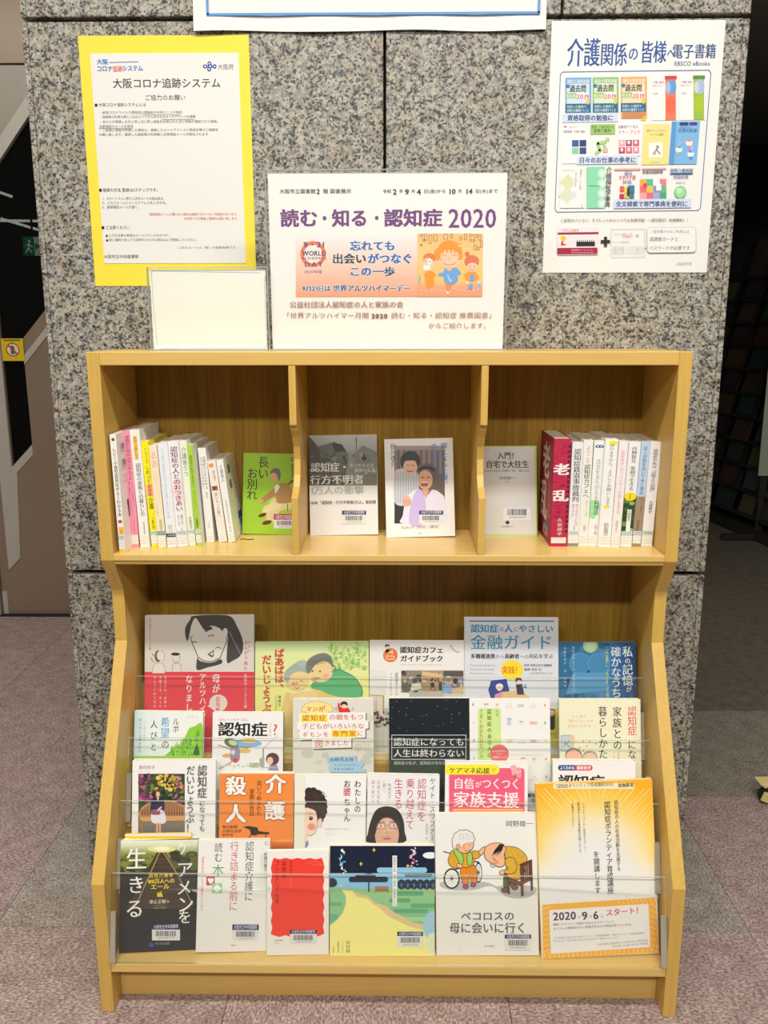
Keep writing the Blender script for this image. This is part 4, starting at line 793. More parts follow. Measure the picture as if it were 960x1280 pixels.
k.rect(556, 514, 577, 748, 'E9E8E0'); k.Vt('真夜中の庭、母と散歩した夏のこと', 566, 520, 742, 13, '555560')
for i in range(2): k.Vt('監督・脚本と編集', 346+i*10, 908, 962, 8, '555544')
k.Vt('介護を支える', 306, 908, 962, 9, '555544'); k.Vt('文芸社', 284, 930, 962, 8, '555544'); k.Vt('くらしの本と', 326, 912, 962, 7, '555544')
fin(o, k, (R5, 578, 865, 697, 885, 935))
o, k = face_book('pecoros', 'large white book showing a wheelchair figure and a bowing figure, front tier', G4, .009, 'EAE9E0')
k.base('E8E7DE'); k.fr(540, 1000, 6.4)
k.H('岡野雄一', 588, 164, 808, 52, '4A4A4A', .01)
k.sm([(62, 680), (110, 650), (420, 655), (520, 690), (640, 670), (800, 690), (840, 720), (790, 770), (700, 788), (590, 770), (500, 700), (440, 690), (360, 715), (240, 725), (110, 710)], 'B4B4B0')
OL = '2C2422'
def oell(cx, cy, rx, ry, c, wd=5, rot=0): k.ell(cx, cy, rx+wd/2, ry+wd/2, OL, rot); k.ell(cx, cy, rx-wd/2, ry-wd/2, c, rot)
def opoly(P, c, wd=4.5):
    P = smooth(P, 4) if wd == 4.5 else P; k.poly(P, c); k.line(P, wd, OL, True)
# wheelchair
k.line([(92, 412), (150, 428), (180, 540)], 9, '4A4646')
for cx, cy, rx, ry in ((372, 580, 30, 84), (158, 628, 66, 84)):
    k.ell(cx, cy, rx, ry, '3A3636'); k.ell(cx, cy, rx*.80, ry*.84, 'E8E7DE')
    for a_ in range(0, 360, 30): k.line([(cx, cy), (cx+rx*.8*math.cos(math.radians(a_)), cy+ry*.84*math.sin(math.radians(a_)))], 2, '8A8A88')
    k.ell(cx, cy, 11, 12, '6A6866')
k.line([(330, 490), (372, 494), (372, 510)], 10, '3A3636'); k.line([(180, 555), (340, 520)], 8, '4A4646')
opoly([(230, 540), (260, 520), (330, 520), (355, 550), (362, 590), (355, 660), (320, 668), (300, 600), (290, 665), (250, 670), (228, 600)], 'DE8424'); oell(270, 692, 24, 18, '9C5080', 4); oell(330, 678, 22, 18, '9C5080', 4)
opoly([(160, 405), (140, 440), (128, 490), (150, 530), (205, 545), (225, 520), (250, 540), (330, 520), (335, 440), (300, 415), (200, 400)], 'D8A030')
opoly([(170, 400), (205, 395), (245, 440), (248, 500), (226, 512), (205, 470)], '98CC60'); opoly([(290, 420), (322, 430), (318, 510), (288, 520), (280, 460)], '98CC60')
opoly([(322, 410), (378, 412), (384, 452), (334, 470)], 'D8A030'); opoly([(374, 418), (400, 382), (424, 372), (426, 400), (396, 440)], 'ECB48C'); oell(220, 525, 24, 17, 'ECB48C', 4, 20)
oell(262, 350, 72, 76, 'ECB48C'); k.sm([(165, 380), (160, 320), (178, 270), (220, 240), (280, 238), (325, 262), (345, 310), (338, 330), (270, 340), (235, 368), (225, 345), (208, 350), (196, 395)], 'E4E2DC'); k.line([(196, 395), (165, 378), (160, 320), (178, 270), (220, 240), (280, 238), (325, 262), (345, 310), (338, 330)], 4.5, OL)
for a_ in range(7): k.line([(215+a_*18, 262+abs(a_-3)*4), (222+a_*17, 318)], 2, '9A9894')
oell(205, 372, 13, 18, 'ECB48C', 4); k.line([(248, 360), (266, 352)], 3, OL); k.line([(294, 356), (308, 362)], 3, OL); k.arc(286, 388, 26, 20, 20, 150, 4, OL); k.ell(252, 382, 13, 9, 'E49878')
# bowing figure on a chair
opoly([(576, 600), (600, 600), (604, 690), (574, 690)], '5A6A40'); opoly([(620, 600), (660, 610), (668, 690), (630, 690)], '5A6A40'); oell(586, 718, 32, 20, '7A5040', 4); oell(662, 698, 26, 20, '7A5040', 4)
opoly([(580, 380), (640, 372), (700, 392), (760, 460), (740, 560), (720, 620), (640, 640), (600, 600), (590, 480)], 'D8A838'); opoly([(580, 480), (620, 455), (660, 470), (680, 520), (660, 580), (610, 590), (575, 578), (572, 560), (610, 548), (590, 520)], 'D8A838')
rr = random.Random(2)
for i in range(40): x = 600+rr.random()*130; y = 395+rr.random()*200; k.line([(x, y), (x+3, y+9)], 2, 'A87820')
oell(560, 578, 22, 18, 'ECB48C', 4, -20)
opoly([(418, 430), (424, 386), (460, 352), (520, 340), (566, 352), (590, 390), (576, 440), (584, 480), (576, 520), (540, 534), (500, 520), (462, 496), (430, 470)], 'ECB48C')
k.poly([(474, 450), (500, 400), (540, 350), (578, 352), (560, 400), (528, 448), (545, 402), (510, 452), (524, 410), (488, 455), (506, 420)], '24201E')
k.arc(490, 518, 22, 16, 60, 330, 4, '6A5A50'); k.line([(482, 462), (502, 468), (496, 480), (520, 486)], 4, OL); k.ell(520, 500, 16, 10, 'E49878')
for P in ([(700, 512), (796, 474), (800, 490), (712, 530)], [(704, 512), (722, 512), (732, 760), (714, 766)], [(782, 480), (798, 480), (806, 716), (792, 722)], [(600, 616), (616, 616), (622, 744), (606, 748)], [(600, 612), (700, 650), (800, 610), (800, 632), (702, 680), (604, 650)]): opoly(P, '7A4630', 3.5)
for i in range(4): opoly([(726+i*15, 512-i*6), (735+i*15, 508-i*6), (738+i*15, 640-i*8), (729+i*15, 642-i*8)], '7A4630', 2.5)
k.H('ペコロスの', 228, 888, 660, 78, '4E4E4E', .012); k.H('母に会いに行く', 136, 976, 756, 92, '4E4E4E', .012); k.H('西日本新聞社', 416, 1158, 498, 14, '777777')
k.arc(440, 160, 60, 30, 180, 250, 1.5, 'CFCEC4'); k.line([(190, 1130), (230, 1210), (240, 1235)], 1.5, 'CFCEC4')
fin(o, k, ((540, 1000, 6.4), 582, 1074, 792, 1106, 1196))
o, k = face_book('flyer', 'stack of tall orange and white sunburst flyers ending the front tier at right', None, .008, 'F5C030', cat='flyer_stack', gloss=True); o['category'] = 'flyers'
k.base('ECEBE6'); k.fr(660, 960, 5.12)
FS = [(.30, 'ECEAE4'), (.55, 'F2E6BE'), (.75, 'F4D470'), (.92, 'F5C23C'), (1.1, 'F2B02C')]
k.field(30, 60, 860, 900, 18, 22, lambda x, y: lerpc(FS, math.sqrt(.62*((x-430)/430)**2*(1 if y < 560 else max(0, 1-(y-560)/190))+(min(0, y-640)/560)**2)))
for a_ in range(-168, -8, 5):
    r0 = 330+(a_*37) % 60; t_ = math.radians(a_+(a_ % 3)); k.line([(420+r0*math.cos(t_), 560+r0*math.sin(t_)), (420+(480+(a_*13) % 60)*math.cos(t_)*1.15, max(132, 560+560*math.sin(t_)))], 4 if a_ % 2 else 2.5, 'F8E6B0')
k.rrect(160, 96, 680, 134, 16, 'F4E8BC'); k.H('「認知症ボランティア育成講座2020」', 164, 104, 562, 28, '5A5040', .02); k.H('実施要項', 574, 98, 674, 28, '3A3430', .03)
k.Vt('認知症の人の社会活動を支援する', 563, 206, 662, 27, '3A3A3C', .01); k.Vt('認知症ボランティア育成講座', 506, 212, 808, 42, '38383A', .015); k.Vt('を開講します', 436, 530, 806, 40, '38383A', .015)
k.Vt('レベルアップしたい認知症サポーター', 354, 222, 540, 15, '55554C'); k.Vt('認知症の人の社会活動を応援したい方', 322, 218, 542, 17, '4A4A44'); k.Vt('お集まりください！', 284, 224, 388, 16, '4A4A44')
P0 = [(92, 874), (816, 828), (840, 1180), (96, 1232)]; k.poly(P0, 'F2B23A')
for i in range(27):
    t_ = i/26; x = 92+748*t_; k.line([(x+(t_-.5)*16, 1225-t_*50), (x+(.5-t_)*-40, 1180-t_*48)], 3, 'F8E2A8')
for i in range(9): k.line([(780, 870+i*36), (850, 890+i*36)], 3, 'F8E2A8'); k.line([(96, 900+i*34), (140, 890+i*34)], 3, 'F8E2A8'); k.line([(560+i*30, 826), (585+i*30, 868)], 3, 'F8E2A8')
k.poly([(134, 908), (770, 868), (782, 1144), (146, 1188)], 'ECEBE6')
def sk(t, x0_, y_, x1_, s_, c, b=0):  # the strip text climbs to the right
    n_ = max(1, len(t)); k.H(t, x0_, y_, x1_, s_, c, b)
sk('2020', 158, 912, 306, 72, '55404C', .03); sk('年', 318, 944, 336, 20, '8A8484'); sk('9', 342, 908, 380, 72, '55404C', .03); sk('月', 390, 940, 410, 20, '8A8484'); sk('6', 414, 904, 450, 72, '55404C', .03); sk('日', 462, 938, 482, 20, '8A8484')
for i, ch in enumerate('スタート！'): k.H(ch, 494+i*48, 902-i*4, 542+i*48, 48, 'DC5C58', .03)
def climb(t, x0_, y0_, x1_, y1_, s_, c, b=0):
    n_ = 5; L_ = len(t); st_ = 0
    for i in range(n_):
        a_, e_ = L_*i//n_, L_*(i+1)//n_
        if e_ > a_: k.H(t[a_:e_], x0_+(x1_-x0_)*a_/L_, y0_+(y1_-y0_)*a_/L_, x0_+(x1_-x0_)*e_/L_, s_, c, b)
climb('講義とボランティア実習であなたをパワーアップ。', 158, 992, 562, 972, 18, '66605C', .01); climb('たくさんの認知症の人と家族があなたの参加を待っています。', 160, 1018, 676, 990, 18, '66605C', .01)
climb('この事業は令和2年度大阪市ボランティア活動振興基金、福祉ボランティア活動支援事業（', 162, 1080, 752, 1046, 14, 'A09C98'); climb('寄り添い型）等社会福の助成金の交付を受けて実施するものです。', 162, 1100, 586, 1076, 13, 'A09C98')
climb('公益社団法人認知症の人と家族の会 大阪府支部', 440, 1120, 764, 1092, 14, '98948F'); climb('主担当者 加山優・副代表 神垣忠昭', 536, 1132, 768, 1112, 14, '98948F')
fin(o, k)
# ---- second tier from the front
o, k = face_book('daijobu', 'white book with a photo of a seated woman on a garden bench, second tier', G3, .012, 'EEEDE8')
k.base('ECEBE6'); k.fr(*R4_)
k.H('藤田和子', 272, 98, 348, 20, '555555'); k.H('Fujita Kazuko', 273, 121, 326, 8, 'AAAAAA')
k.rect(270, 137, 484, 412, '3A4A30'); rr = random.Random(8)
for i in range(150):
    x = 270+rr.random()*214; y = 137+rr.random()*130; c = ('C05890', 'A04078', '8C3868') if (x < 330 or x > 440) and rr.random() < .6 else (('D8B040', 'C89838', 'E0C860') if x > 340 and y < 215 and rr.random() < .6 else ('4A6438', '2C3A28', '6C8448', '1E2A20'))
    k.ell(min(max(x, 280), 474), max(y, 146), 5+rr.random()*9, 4+rr.random()*7, rr.choice(c), rot=rr.random()*180, n=7)
k.rect(270, 340, 484, 412, '7C7468'); k.grad(270, 335, 484, 412, [(0, '5A5648'), (.4, '827A6C'), (1, '6A6258')])
k.poly([(272, 332), (282, 300), (310, 276), (350, 264), (420, 264), (456, 274), (484, 292), (484, 352), (278, 352)], 'B07C50')
for i in range(16): x = 290+i*12.3; k.line([(x, 276+abs(8-i)*1.5), (x-2, 326)], 4, '6A4830')
k.line([(272, 330), (284, 300), (312, 276), (350, 262), (420, 262), (458, 274), (484, 290)], 8, 'C8925C'); k.poly([(276, 336), (484, 330), (484, 352), (282, 356)], 'D4A068'); k.line([(284, 350), (288, 404)], 7, 'A87448'); k.line([(452, 350), (452, 380)], 6, 'A87448')
k.ell(361, 224, 14, 18, '6A3A28'); k.ell(361, 230, 9, 12, 'E4B89C'); k.sm([(334, 252), (352, 244), (370, 244), (388, 256), (388, 310), (330, 310)], '24284C'); k.poly([(354, 244), (368, 244), (361, 262)], 'E4B89C')
k.sm([(336, 308), (386, 306), (398, 356), (372, 368), (348, 366), (330, 352)], 'E6E4EA'); k.rrect(330, 302, 372, 326, 8, 'A05A78'); k.line([(376, 290), (360, 306)], 8, 'E4B89C'); k.line([(357, 364), (357, 406)], 9, 'D8A888'); k.line([(370, 364), (371, 406)], 9, 'D8A888')
k.Vt('園長さん', 452, 145, 205, 9, 'F0E8E0')
k.Vt('認知症', 566, 96, 250, 46, '4A4E4A', .012); k.Vt('になっても', 566, 258, 404, 28, '4A4E4A', .012); k.Vt('だいじょうぶ！', 512, 98, 410, 42, '4A4E4A', .012)
fin(o, k)
o, k = face_book('satsujin', 'orange book with four large white outlined characters, second tier', G3, .015, 'EDECE4')
k.base('EC8A3E'); k.fr(*R4_)
k.grad(640, 440, 1000, 620, [(0, 'EC8A3E'), (.15, 'D06828'), (.3, '6A3018'), (.6, '3A2418'), (1, '2A1C14')]); k.rect(636, 440, 890, 470, 'EC8A3E'); k.poly([(640, 470), (890, 470), (870, 520), (640, 520)], 'EC8A3E'); k.ell(940, 446, 60, 6, 'F0A050')
for ch, x, y in (('殺', 672, 148), ('人', 672, 276), ('介', 856, 140), ('護', 852, 262)):
    for dx, dy in ((-5, 0), (5, 0), (0, -5), (0, 5)): k.H(ch, x+dx, y+dy, x+96+dx, 92, 'B05A20', .03)
    k.H(ch, x, y, x+96, 92, 'F0EEE4', .035)
k.Vt('追いつめられた', 828, 168, 332, 24, '4A2814', .01); k.Vt('家族の告白', 794, 206, 334, 24, '4A2814', .01)
k.H('毎日新聞', 656, 374, 728, 16, '3A2010', .01); k.H('大阪社会部', 656, 393, 746, 16, '3A2010', .01); k.H('取材班', 656, 412, 708, 14, '3A2010', .01)
k.poly([(752, 382), (776, 378), (818, 384), (826, 402), (878, 408), (872, 416), (820, 416), (812, 422), (790, 420), (784, 396)], '2A2424'); k.line([(790, 418), (776, 440)], 4, '2A2424'); k.line([(860, 414), (856, 440)], 4, '2A2424')
fin(o, k)
o, k = face_book('obachan', 'cream book with a curly-haired cartoon face peeking in from the left, second tier', G3, .013, 'EAE8DA')
k.base('ECEBE6'); k.fr(*R5); k.rect(90, 130, 152, 700, 'E8E6D6')
k.fr(370, 960, 5.0526)
k.line([(58, 60), (58, 505)], 1.2, 'B8B8B0')
for x, y, r in ((80, 150, 26), (110, 150, 26), (140, 165, 26), (160, 190, 24), (176, 215, 22), (180, 245, 20), (178, 275, 20), (168, 300, 20), (155, 325, 20), (120, 200, 50), (90, 190, 45), (140, 250, 42), (70, 240, 26), (150, 290, 26)): k.ell(max(x, 58+r*.9), y, r, r*1.1, '3A2A24', n=12)
rr = random.Random(4)
for i in range(34): x, y = 66+rr.random()*120, 140+rr.random()*170; k.arc(x, y, 7, 7, 0, 240, 2.2, '5A463C', n=6)
k.sm([(58, 262), (90, 256), (118, 268), (130, 290), (136, 320), (134, 370), (120, 410), (96, 428), (70, 424), (58, 405)], 'F0D2B8'); k.line([(130, 290), (136, 320), (134, 370), (120, 410), (96, 428), (70, 424)], 2.5, '5A4438'); k.ell(150, 345, 14, 30, 'F0D2B8', 12); k.arc(150, 345, 14, 30, -70, 90, 2, '5A4438')
k.ell(95, 317, 12, 13, '241A18'); k.ell(98, 313, 3, 3, 'E8E4E0'); k.ell(98, 370, 26, 24, 'E8A494'); k.ell(98, 370, 18, 17, 'E49080'); k.line([(80, 292), (104, 286)], 3, '5A4438')
k.ell(63, 448, 12, 22, 'F0D2B8'); k.poly([(58, 470), (76, 454), (80, 486), (66, 502), (58, 505)], '8A88B4')
k.Vt('わたしの', 390, 75, 285, 44, '444444', .015); k.Vt('お', 323, 75, 124, 46, '444444', .015); k.Vt('婆', 323, 124, 178, 52, 'C8404C', .015); k.Vt('ちゃん', 323, 190, 340, 44, '444444', .015)
k.H('認知症の祖母との暮らし', 183, 380, 348, 9, '777777'); k.H('ニコ・ニコルソン', 186, 408, 266, 7, '999999'); k.H('講談社の本', 186, 419, 232, 6, '999999')
fin(o, k)
o, k = face_book('swaffer', 'white book with a smiling woman in glasses and red vertical title, second tier', G3, .013, 'ECEBE8')
k.base('E8E6E4'); k.fr(370, 960, 5.0526)
k.Vt('ケイト・スワファー', 864, 62, 462, 40, '4A4A50', .008); k.Vt('認知症を', 796, 66, 340, 60, 'B83444'); k.Vt('乗り越えて', 722, 66, 392, 58, 'B83444'); k.Vt('生きる', 648, 66, 262, 60, 'B83444')
k.Vt('“断絶処方”', 592, 70, 222, 22, '9A7A60'); k.Vt('と闘い、', 558, 76, 170, 22, '9A7A60'); k.Vt('日常生活を', 522, 76, 228, 24, '9A7A60'); k.Vt('取り戻そう', 488, 76, 228, 24, '9A7A60'); k.Vt('寺田真理子 訳', 826, 350, 452, 13, '666666')
k.sm([(452, 470), (452, 420), (470, 340), (500, 272), (540, 246), (590, 242), (640, 262), (676, 320), (686, 400), (680, 470)], '2C2422'); k.ell(574, 420, 76, 108, 'D8A890'); k.sm([(490, 400), (500, 320), (540, 280), (600, 274), (560, 300), (520, 350), (500, 420)], '2C2422'); k.sm([(600, 274), (650, 320), (656, 420), (640, 360), (618, 306)], '2C2422')
k.ell(575, 360, 52, 40, 'E4B8A0'); k.frame(508, 350, 562, 384, 3.4, '6A5048'); k.frame(590, 346, 648, 380, 3.4, '6A5048'); k.line([(562, 362), (590, 360)], 3, '6A5048')
for x, y in ((536, 366), (618, 362)): k.ell(x, y, 14, 6, 'F0E8E4'); k.ell(x, y, 6, 6, '3A3038')
k.line([(516, 344), (560, 338)], 5, '4A3830'); k.line([(594, 336), (640, 342)], 5, '4A3830'); k.line([(576, 370), (570, 408), (584, 412)], 3, 'C08870'); k.poly([(540, 436), (575, 430), (612, 434), (594, 450), (556, 452)], 'C05858'); k.line([(546, 438), (606, 437)], 3, 'F0E4E0'); k.ell(520, 420, 12, 10, 'E0A890'); k.ell(632, 416, 12, 10, 'E0A890')
k.rect(510, 466, 640, 480, 'D8A890')
fin(o, k)
o, k = face_book('kazoku', 'white book with a big pink panel, yellow ribbon heading and white lettering, second tier', G3, .012, 'EDECE8')
k.base('ECEBE8'); k.fr(*R6)
k.rrect(4, 96, 306, 520, 12, 'E8607C'); k.rect(-11, 250, 4, 300, 'ECEBE8')
k.fr(560, 930, 3.2); k.rrect(-14, 82, 206, 122, 18, 'F4E62C'); k.H('ケアマネ応援', 4, 92, 168, 26, '3A3A30', .025); k.H('!!', 174, 92, 190, 24, 'C89848', .02)
k.H('自信', 22, 134, 106, 48, 'F4EEEE', .02); k.H('が', 108, 148, 134, 28, 'F4EEEE', .01); k.H('つくつく', 136, 134, 290, 48, 'F4EEEE', .02); k.H('家族支援', 20, 188, 286, 68, 'F4EEEE', .022); k.rect(20, 260, 300, 330, 'F0D060'); k.rect(20, 264, 300, 330, 'EC9858')
for x, y, c in ((262, 96, 'E8A8B0'), (282, 106, 'EC98A4')): k.ell(x, y, 12, 12, 'F0C8B8'); k.ell(x, y-4, 12, 8, c); k.ell(x+2, y+18, 10, 12, c)
k.line([(268, 122), (266, 136)], 3, '6A4848'); k.line([(288, 124), (288, 138)], 3, 'E0A0A0')
fin(o, k)
o, k = face_book('yokuwakaru', 'white book with blue and red rounded heading, mostly hidden behind the orange flyers', G3, .011, 'EEEDEA', spine='r', spine_c='C87080')
k.base('EDECE9'); k.fr(*R6)
k.rrect(440, 84, 510, 106, 10, '28488C'); k.rrect(506, 84, 578, 106, 10, 'D0404C'); k.rect(500, 84, 510, 106, 'D0404C'); k.rect(495, 84, 507, 106, '28488C'); k.H('よくわかる', 448, 87, 506, 16, 'F0F0F4', .03); k.H('最新医学', 514, 87, 572, 16, 'F4ECEC', .03)
k.H('認知症', 440, 122, 628, 64, '26262A', .03)
fin(o, k)
# ---- third tier from the front
o, k = face_book('kibou', 'pale blue and white book with green hills, left end of third tier', G2, .012, 'EDECE2', spine='l')
k.base('EAECE4'); k.fr(160, 880, 4.571)
k.grad(36, 36, 240, 300, [(0, 'B8DCE4'), (.4, 'DCE8E4'), (1, 'EAECE4')], True)
G_ = ('8CC83C', '6CB038', '58A040', 'A0D050')
k.sm([(215, 310), (240, 270), (270, 240), (300, 230), (330, 180), (350, 140), (380, 128), (425, 118), (425, 310)], G_[0]); rr = random.Random(9)
for i in range(30):
    x = 250+rr.random()*160; t_ = (x-240)/180; y = 300-rr.random()*(50+110*t_); k.poly([(x-9, y+24), (x+9, y+24), (x, y-22)], rr.choice(G_[1:]))
k.poly([(370, 290), (392, 240), (414, 290)], '2C6830'); k.poly([(374, 275), (392, 228), (410, 275)], '2C6830'); k.rect(388, 288, 396, 304, '3A5830'); k.rect(20, 300, 430, 330, '98C850'); k.grad(20, 296, 430, 700, [(0, 'A0C858'), (.1, '88BC48'), (1, '78AC40')])
for x in (345, 368, 392): k.line([(x-6, 72), (x, 76), (x+6, 70)], 2, '88A8B8')
k.Vt('ルポ', 275, 80, 164, 38, '4A4A48'); k.Vt('希望', 214, 74, 196, 54, '68A4D8', .008); k.Vt('の', 214, 204, 258, 48, '4A4A48'); k.Vt('人びと', 150, 84, 278, 42, '3A3A38'); k.Vt('ここまできた', 96, 84, 214, 14, 'E08890'); k.Vt('認知症の当事者発信', 72, 80, 282, 16, 'E08890')
fin(o, k)
o, k = face_book('nani', 'white book with bold black title, red question mark and a cartoon plane, third tier', G2, .012, 'ECEBE6', spine='r', spine_c='4A3A54')
k.base('EBEAE6'); k.fr(160, 880, 4.571)
k.H('ほんとうのトコロ、', 520, 80, 702, 18, 'D06058', .015); k.H('認知症', 514, 102, 800, 86, '202020', .03); k.Vt('ってなに', 814, 104, 186, 18, 'D05850'); k.H('?', 822, 98, 862, 92, 'D84C44')
k.ell(666, 226, 100, 24, '7CB4D8'); k.ell(590, 222, 42, 26, '5A7A50', 20); k.ell(600, 220, 26, 16, 'C8C8A0', 20); k.ell(690, 210, 40, 14, 'E0B860'); k.ell(666, 268, 36, 14, 'E0B860'); k.ell(570, 295, 32, 12, 'E0A858')
k.rrect(584, 244, 640, 330, 18, '9A8A9C'); k.ell(600, 274, 12, 16, 'C8D8DC'); k.rrect(602, 308, 626, 336, 8, 'D04838'); k.line([(516, 234), (600, 262)], 7, 'C89070'); k.line([(522, 372), (600, 326)], 7, 'C89070'); k.line([(640, 244), (680, 250), (700, 240)], 5, 'A88878')
k.line([(776, 252), (856, 178)], 2, '6A6A6A'); k.rect(770, 254, 777, 330, '8A7A78'); k.rrect(752, 306, 780, 360, 10, 'A8A8A0'); k.rrect(694, 336, 750, 362, 8, 'A8B070')
k.ell(826, 314, 38, 36, '5A3238'); k.ell(812, 324, 18, 22, 'E8C0A8'); k.poly([(810, 350), (850, 346), (862, 380), (800, 380)], '9A88B0'); k.rect(760, 360, 860, 366, 'B8B8B4')
for i in range(9): k.rect(520+i*26, 352-(i*5) % 12, 536+i*26, 362-(i*5) % 12, 'C8C4BC')
fin(o, k)
o, k = face_book('manga', 'beige book with white stepped caption boxes in red and yellow lettering, third tier', G2, .013, 'E6E3D2')
k.base('D9D5C8'); k.fr(370, 860, 8.727); rr = random.Random(6)
for i in range(26): k.ell(rr.random()*850, 130+rr.random()*1000, 30+rr.random()*40, 20+rr.random()*40, rr.choice(('CFCBBE', 'C8C4BA', 'D2CCB8')), n=10)
for i in range(10): a_ = math.radians(180+i*20); k.ell(232+140*math.cos(a_), 235+66*math.sin(a_), 34, 28, 'B8884C')
k.ell(232, 225, 154, 70, 'B8884C'); k.ell(232, 225, 148, 66, 'F4DC88')
for i in range(10): a_ = math.radians(180+i*20); k.ell(232+140*math.cos(a_), 235+66*math.sin(a_), 29, 24, 'F4DC88')
k.H('マンガ', 108, 202, 306, 56, 'D05038', .03); k.H('！', 298, 182, 352, 62, 'D05038', .03)
k.ell(524, 178, 40, 34, '3A2A24'); k.ell(524, 202, 32, 26, 'F0C8A8'); k.poly([(456, 170), (476, 160), (480, 204), (580, 220), (596, 264), (470, 264), (456, 210)], 'D8342C'); k.ell(464, 150, 12, 16, 'F0C8A8'); k.ell(524, 200, 28, 22, 'F0C8A8')
for a_, b_ in ((425, 205), (438, 200), (620, 205), (630, 212)): k.line([(a_, b_), (a_+14 if a_ < 500 else a_-14, b_+40)], 3, '5A5044')
def step(off, c): k.poly([(x+off, y+off) for x, y in [(34, 276), (760, 262), (760, 352), (790, 352), (792, 440), (756, 444), (756, 538), (604, 546), (604, 648), (182, 664), (176, 560), (44, 566), (34, 460), (12, 456), (14, 372), (34, 366)]], c)
step(12, '6A6460'); step(0, 'ECEAE2')
R_ = 'C85040'; k.rect(58, 284, 342, 368, 'F4E040'); k.rect(388, 458, 664, 534, 'F4D428')
k.H('認知症', 62, 292, 336, 72, R_, .02); k.H('の親をもつ', 360, 284, 740, 68, R_, .015); k.H('子どもがいろいろな', 62, 384, 748, 66, R_, .015); k.H('ギモンを', 62, 476, 366, 62, R_, .015); k.H('専門家', 390, 464, 662, 68, R_, .02); k.H('に', 668, 462, 738, 66, R_, .015)
k.rrect(204, 566, 296, 646, 14, R_); k.rrect(210, 572, 290, 640, 10, 'ECEAE2'); k.H('聞', 214, 574, 286, 66, R_, .01); k.H('きました', 306, 566, 576, 66, R_, .015)
k.poly([(340, 756), (664, 742), (666, 804), (742, 812), (742, 850), (712, 870), (764, 890), (766, 924), (376, 924), (362, 880), (376, 822), (340, 812)], '6A7C94'); k.poly([(336, 752), (656, 738), (658, 802), (736, 806), (736, 846), (706, 866), (758, 886), (760, 920), (370, 918), (356, 876), (370, 818), (336, 808)], 'A4C8E0')
k.H('永峰英太郎', 366, 756, 632, 48, '3A4A68', .012); k.H('マンガ たけだみりこ', 412, 826, 690, 26, '44546C'); k.H('監修 吉田勝夫', 412, 870, 630, 26, '44546C', .01)
fin(o, k)
o, k = face_book('black', 'near-black book with boxed white lettering low on its cover, third tier', G2, .012, 'ECEAE2', spine='r')
k.base('0F1820'); k.fr(*R2_)
rr = random.Random(1)
for i in range(26): k.ell(545+rr.random()*340, 500+rr.random()*150, 1.6, 1.6, 'B8C0C0', n=5)
k.rect(540, 770, 930, 900, '2A3A2C'); k.rect(552, 655, 905, 775, '141C22')
k.frame(553, 660, 895, 772, 2.5, 'D8DCD4'); k.line([(553, 718), (895, 716)], 2.5, 'D8DCD4'); k.H('認知症になっても', 560, 672, 888, 40, 'E0E4DC', .012); k.H('人生は終わらない', 560, 724, 888, 40, 'E0E4DC', .012); k.H('認知症の私が、認知症のあなたに贈ることば', 562, 780, 905, 18, 'C8CCC0')
fin(o, k)
o, k = face_book('naze', 'white book with a lime vertical band and tiny house and tree icons, third tier', G2, .012, 'ECEBE4')
k.base('EBEAE4'); k.fr(580, 860, 6.857)
def house(x, y, c):
    k.line([(x-20, y+4), (x, y-18), (x+20, y+4), (x+20, y+18), (x-20, y+18), (x-20, y+4)], 3, c)
def tree(x, y, c): k.poly([(x-8, y+6), (x, y-20), (x+8, y+6)], c); k.line([(x, y), (x, y+18)], 3, c)
for x, y, c in ((78, 142, '58A070'), (694, 148, 'D8884C'), (82, 296, 'E8C870'), (695, 300, '58A070'), (84, 450, 'D8884C'), (700, 450, 'E8C870'), (702, 608, 'D8884C'), (704, 760, '58A070'), (86, 600, '98B8A0')): tree(x, y, c)
for x, y, c in ((386, 148, 'E0A488'), (600, 770, 'E0A488'), (592, 148, 'E4B078'), (494, 456, 'E4B078')): house(x, y, c)
for x, y, w_1, c, c2 in ((487, 150, 56, 'ECC880', '9CC0D8'), (594, 298, 66, 'ECC08C', 'E8A0A0'), (388, 286, 44, '9CC4D4', '88B0C8'), (390, 450, 54, 'E0A060', 'E8C088'), (190, 146, 40, 'E07880', 'E8E0DC'), (284, 146, 28, 'E4A868', 'E8D0A0'), (596, 456, 56, 'D86870', 'E8C0C0'), (505, 608, 40, 'E07880', 'E8E0DC'), (598, 612, 30, 'E4A868', 'E8D0A0'), (490, 296, 30, 'E07880', 'E8E0DC')):
    h_ = 60 if w_1 == 44 else 26; k.rect(x-w_1/2, y-h_/2, x+w_1/2, y-h_/2+8, c); k.rect(x-w_1/2+4, y-h_/2+10, x+w_1/2-4, y+h_/2, c2)
    for i in range(3): k.rect(x-w_1/2+8+i*w_1*.3, y-h_/2+14, x-w_1/2+8+i*w_1*.3+w_1*.14, y+h_/2-4, 'F0EEE8')
k.rrect(120, 172, 316, 1040, 14, 'CCE48C'); k.Vt('なぜ、', 284, 180, 276, 36, '5A6A3C'); k.Vt('認知症のある人は', 216, 176, 600, 40, '3A4A28', .02); k.Vt('うまくかかわれないの', 146, 178, 608, 38, '5A6A3C')
k.Vt('かかわれ', 146, 322, 500, 34, 'E09858'); k.ell(302, 562, 82, 80, 'E0686C'); k.H('本人の声から', 240, 526, 364, 22, 'F0D8C0', .02); k.H('まなぶ', 276, 554, 330, 16, 'F0D8C0'); k.H('実践メソッド', 246, 580, 370, 24, 'F0D8C0', .02)
k.H('Dementia Care Communication Method', 396, 564, 666, 13, 'E0A8A0')
fin(o, k, (R6, 320, 198, 408, 212, 250))
o, k = face_book('kurashi', 'pale yellow book with two cartoon elders, right end of third tier', G2, .012, 'E8E5C8', spine='l')
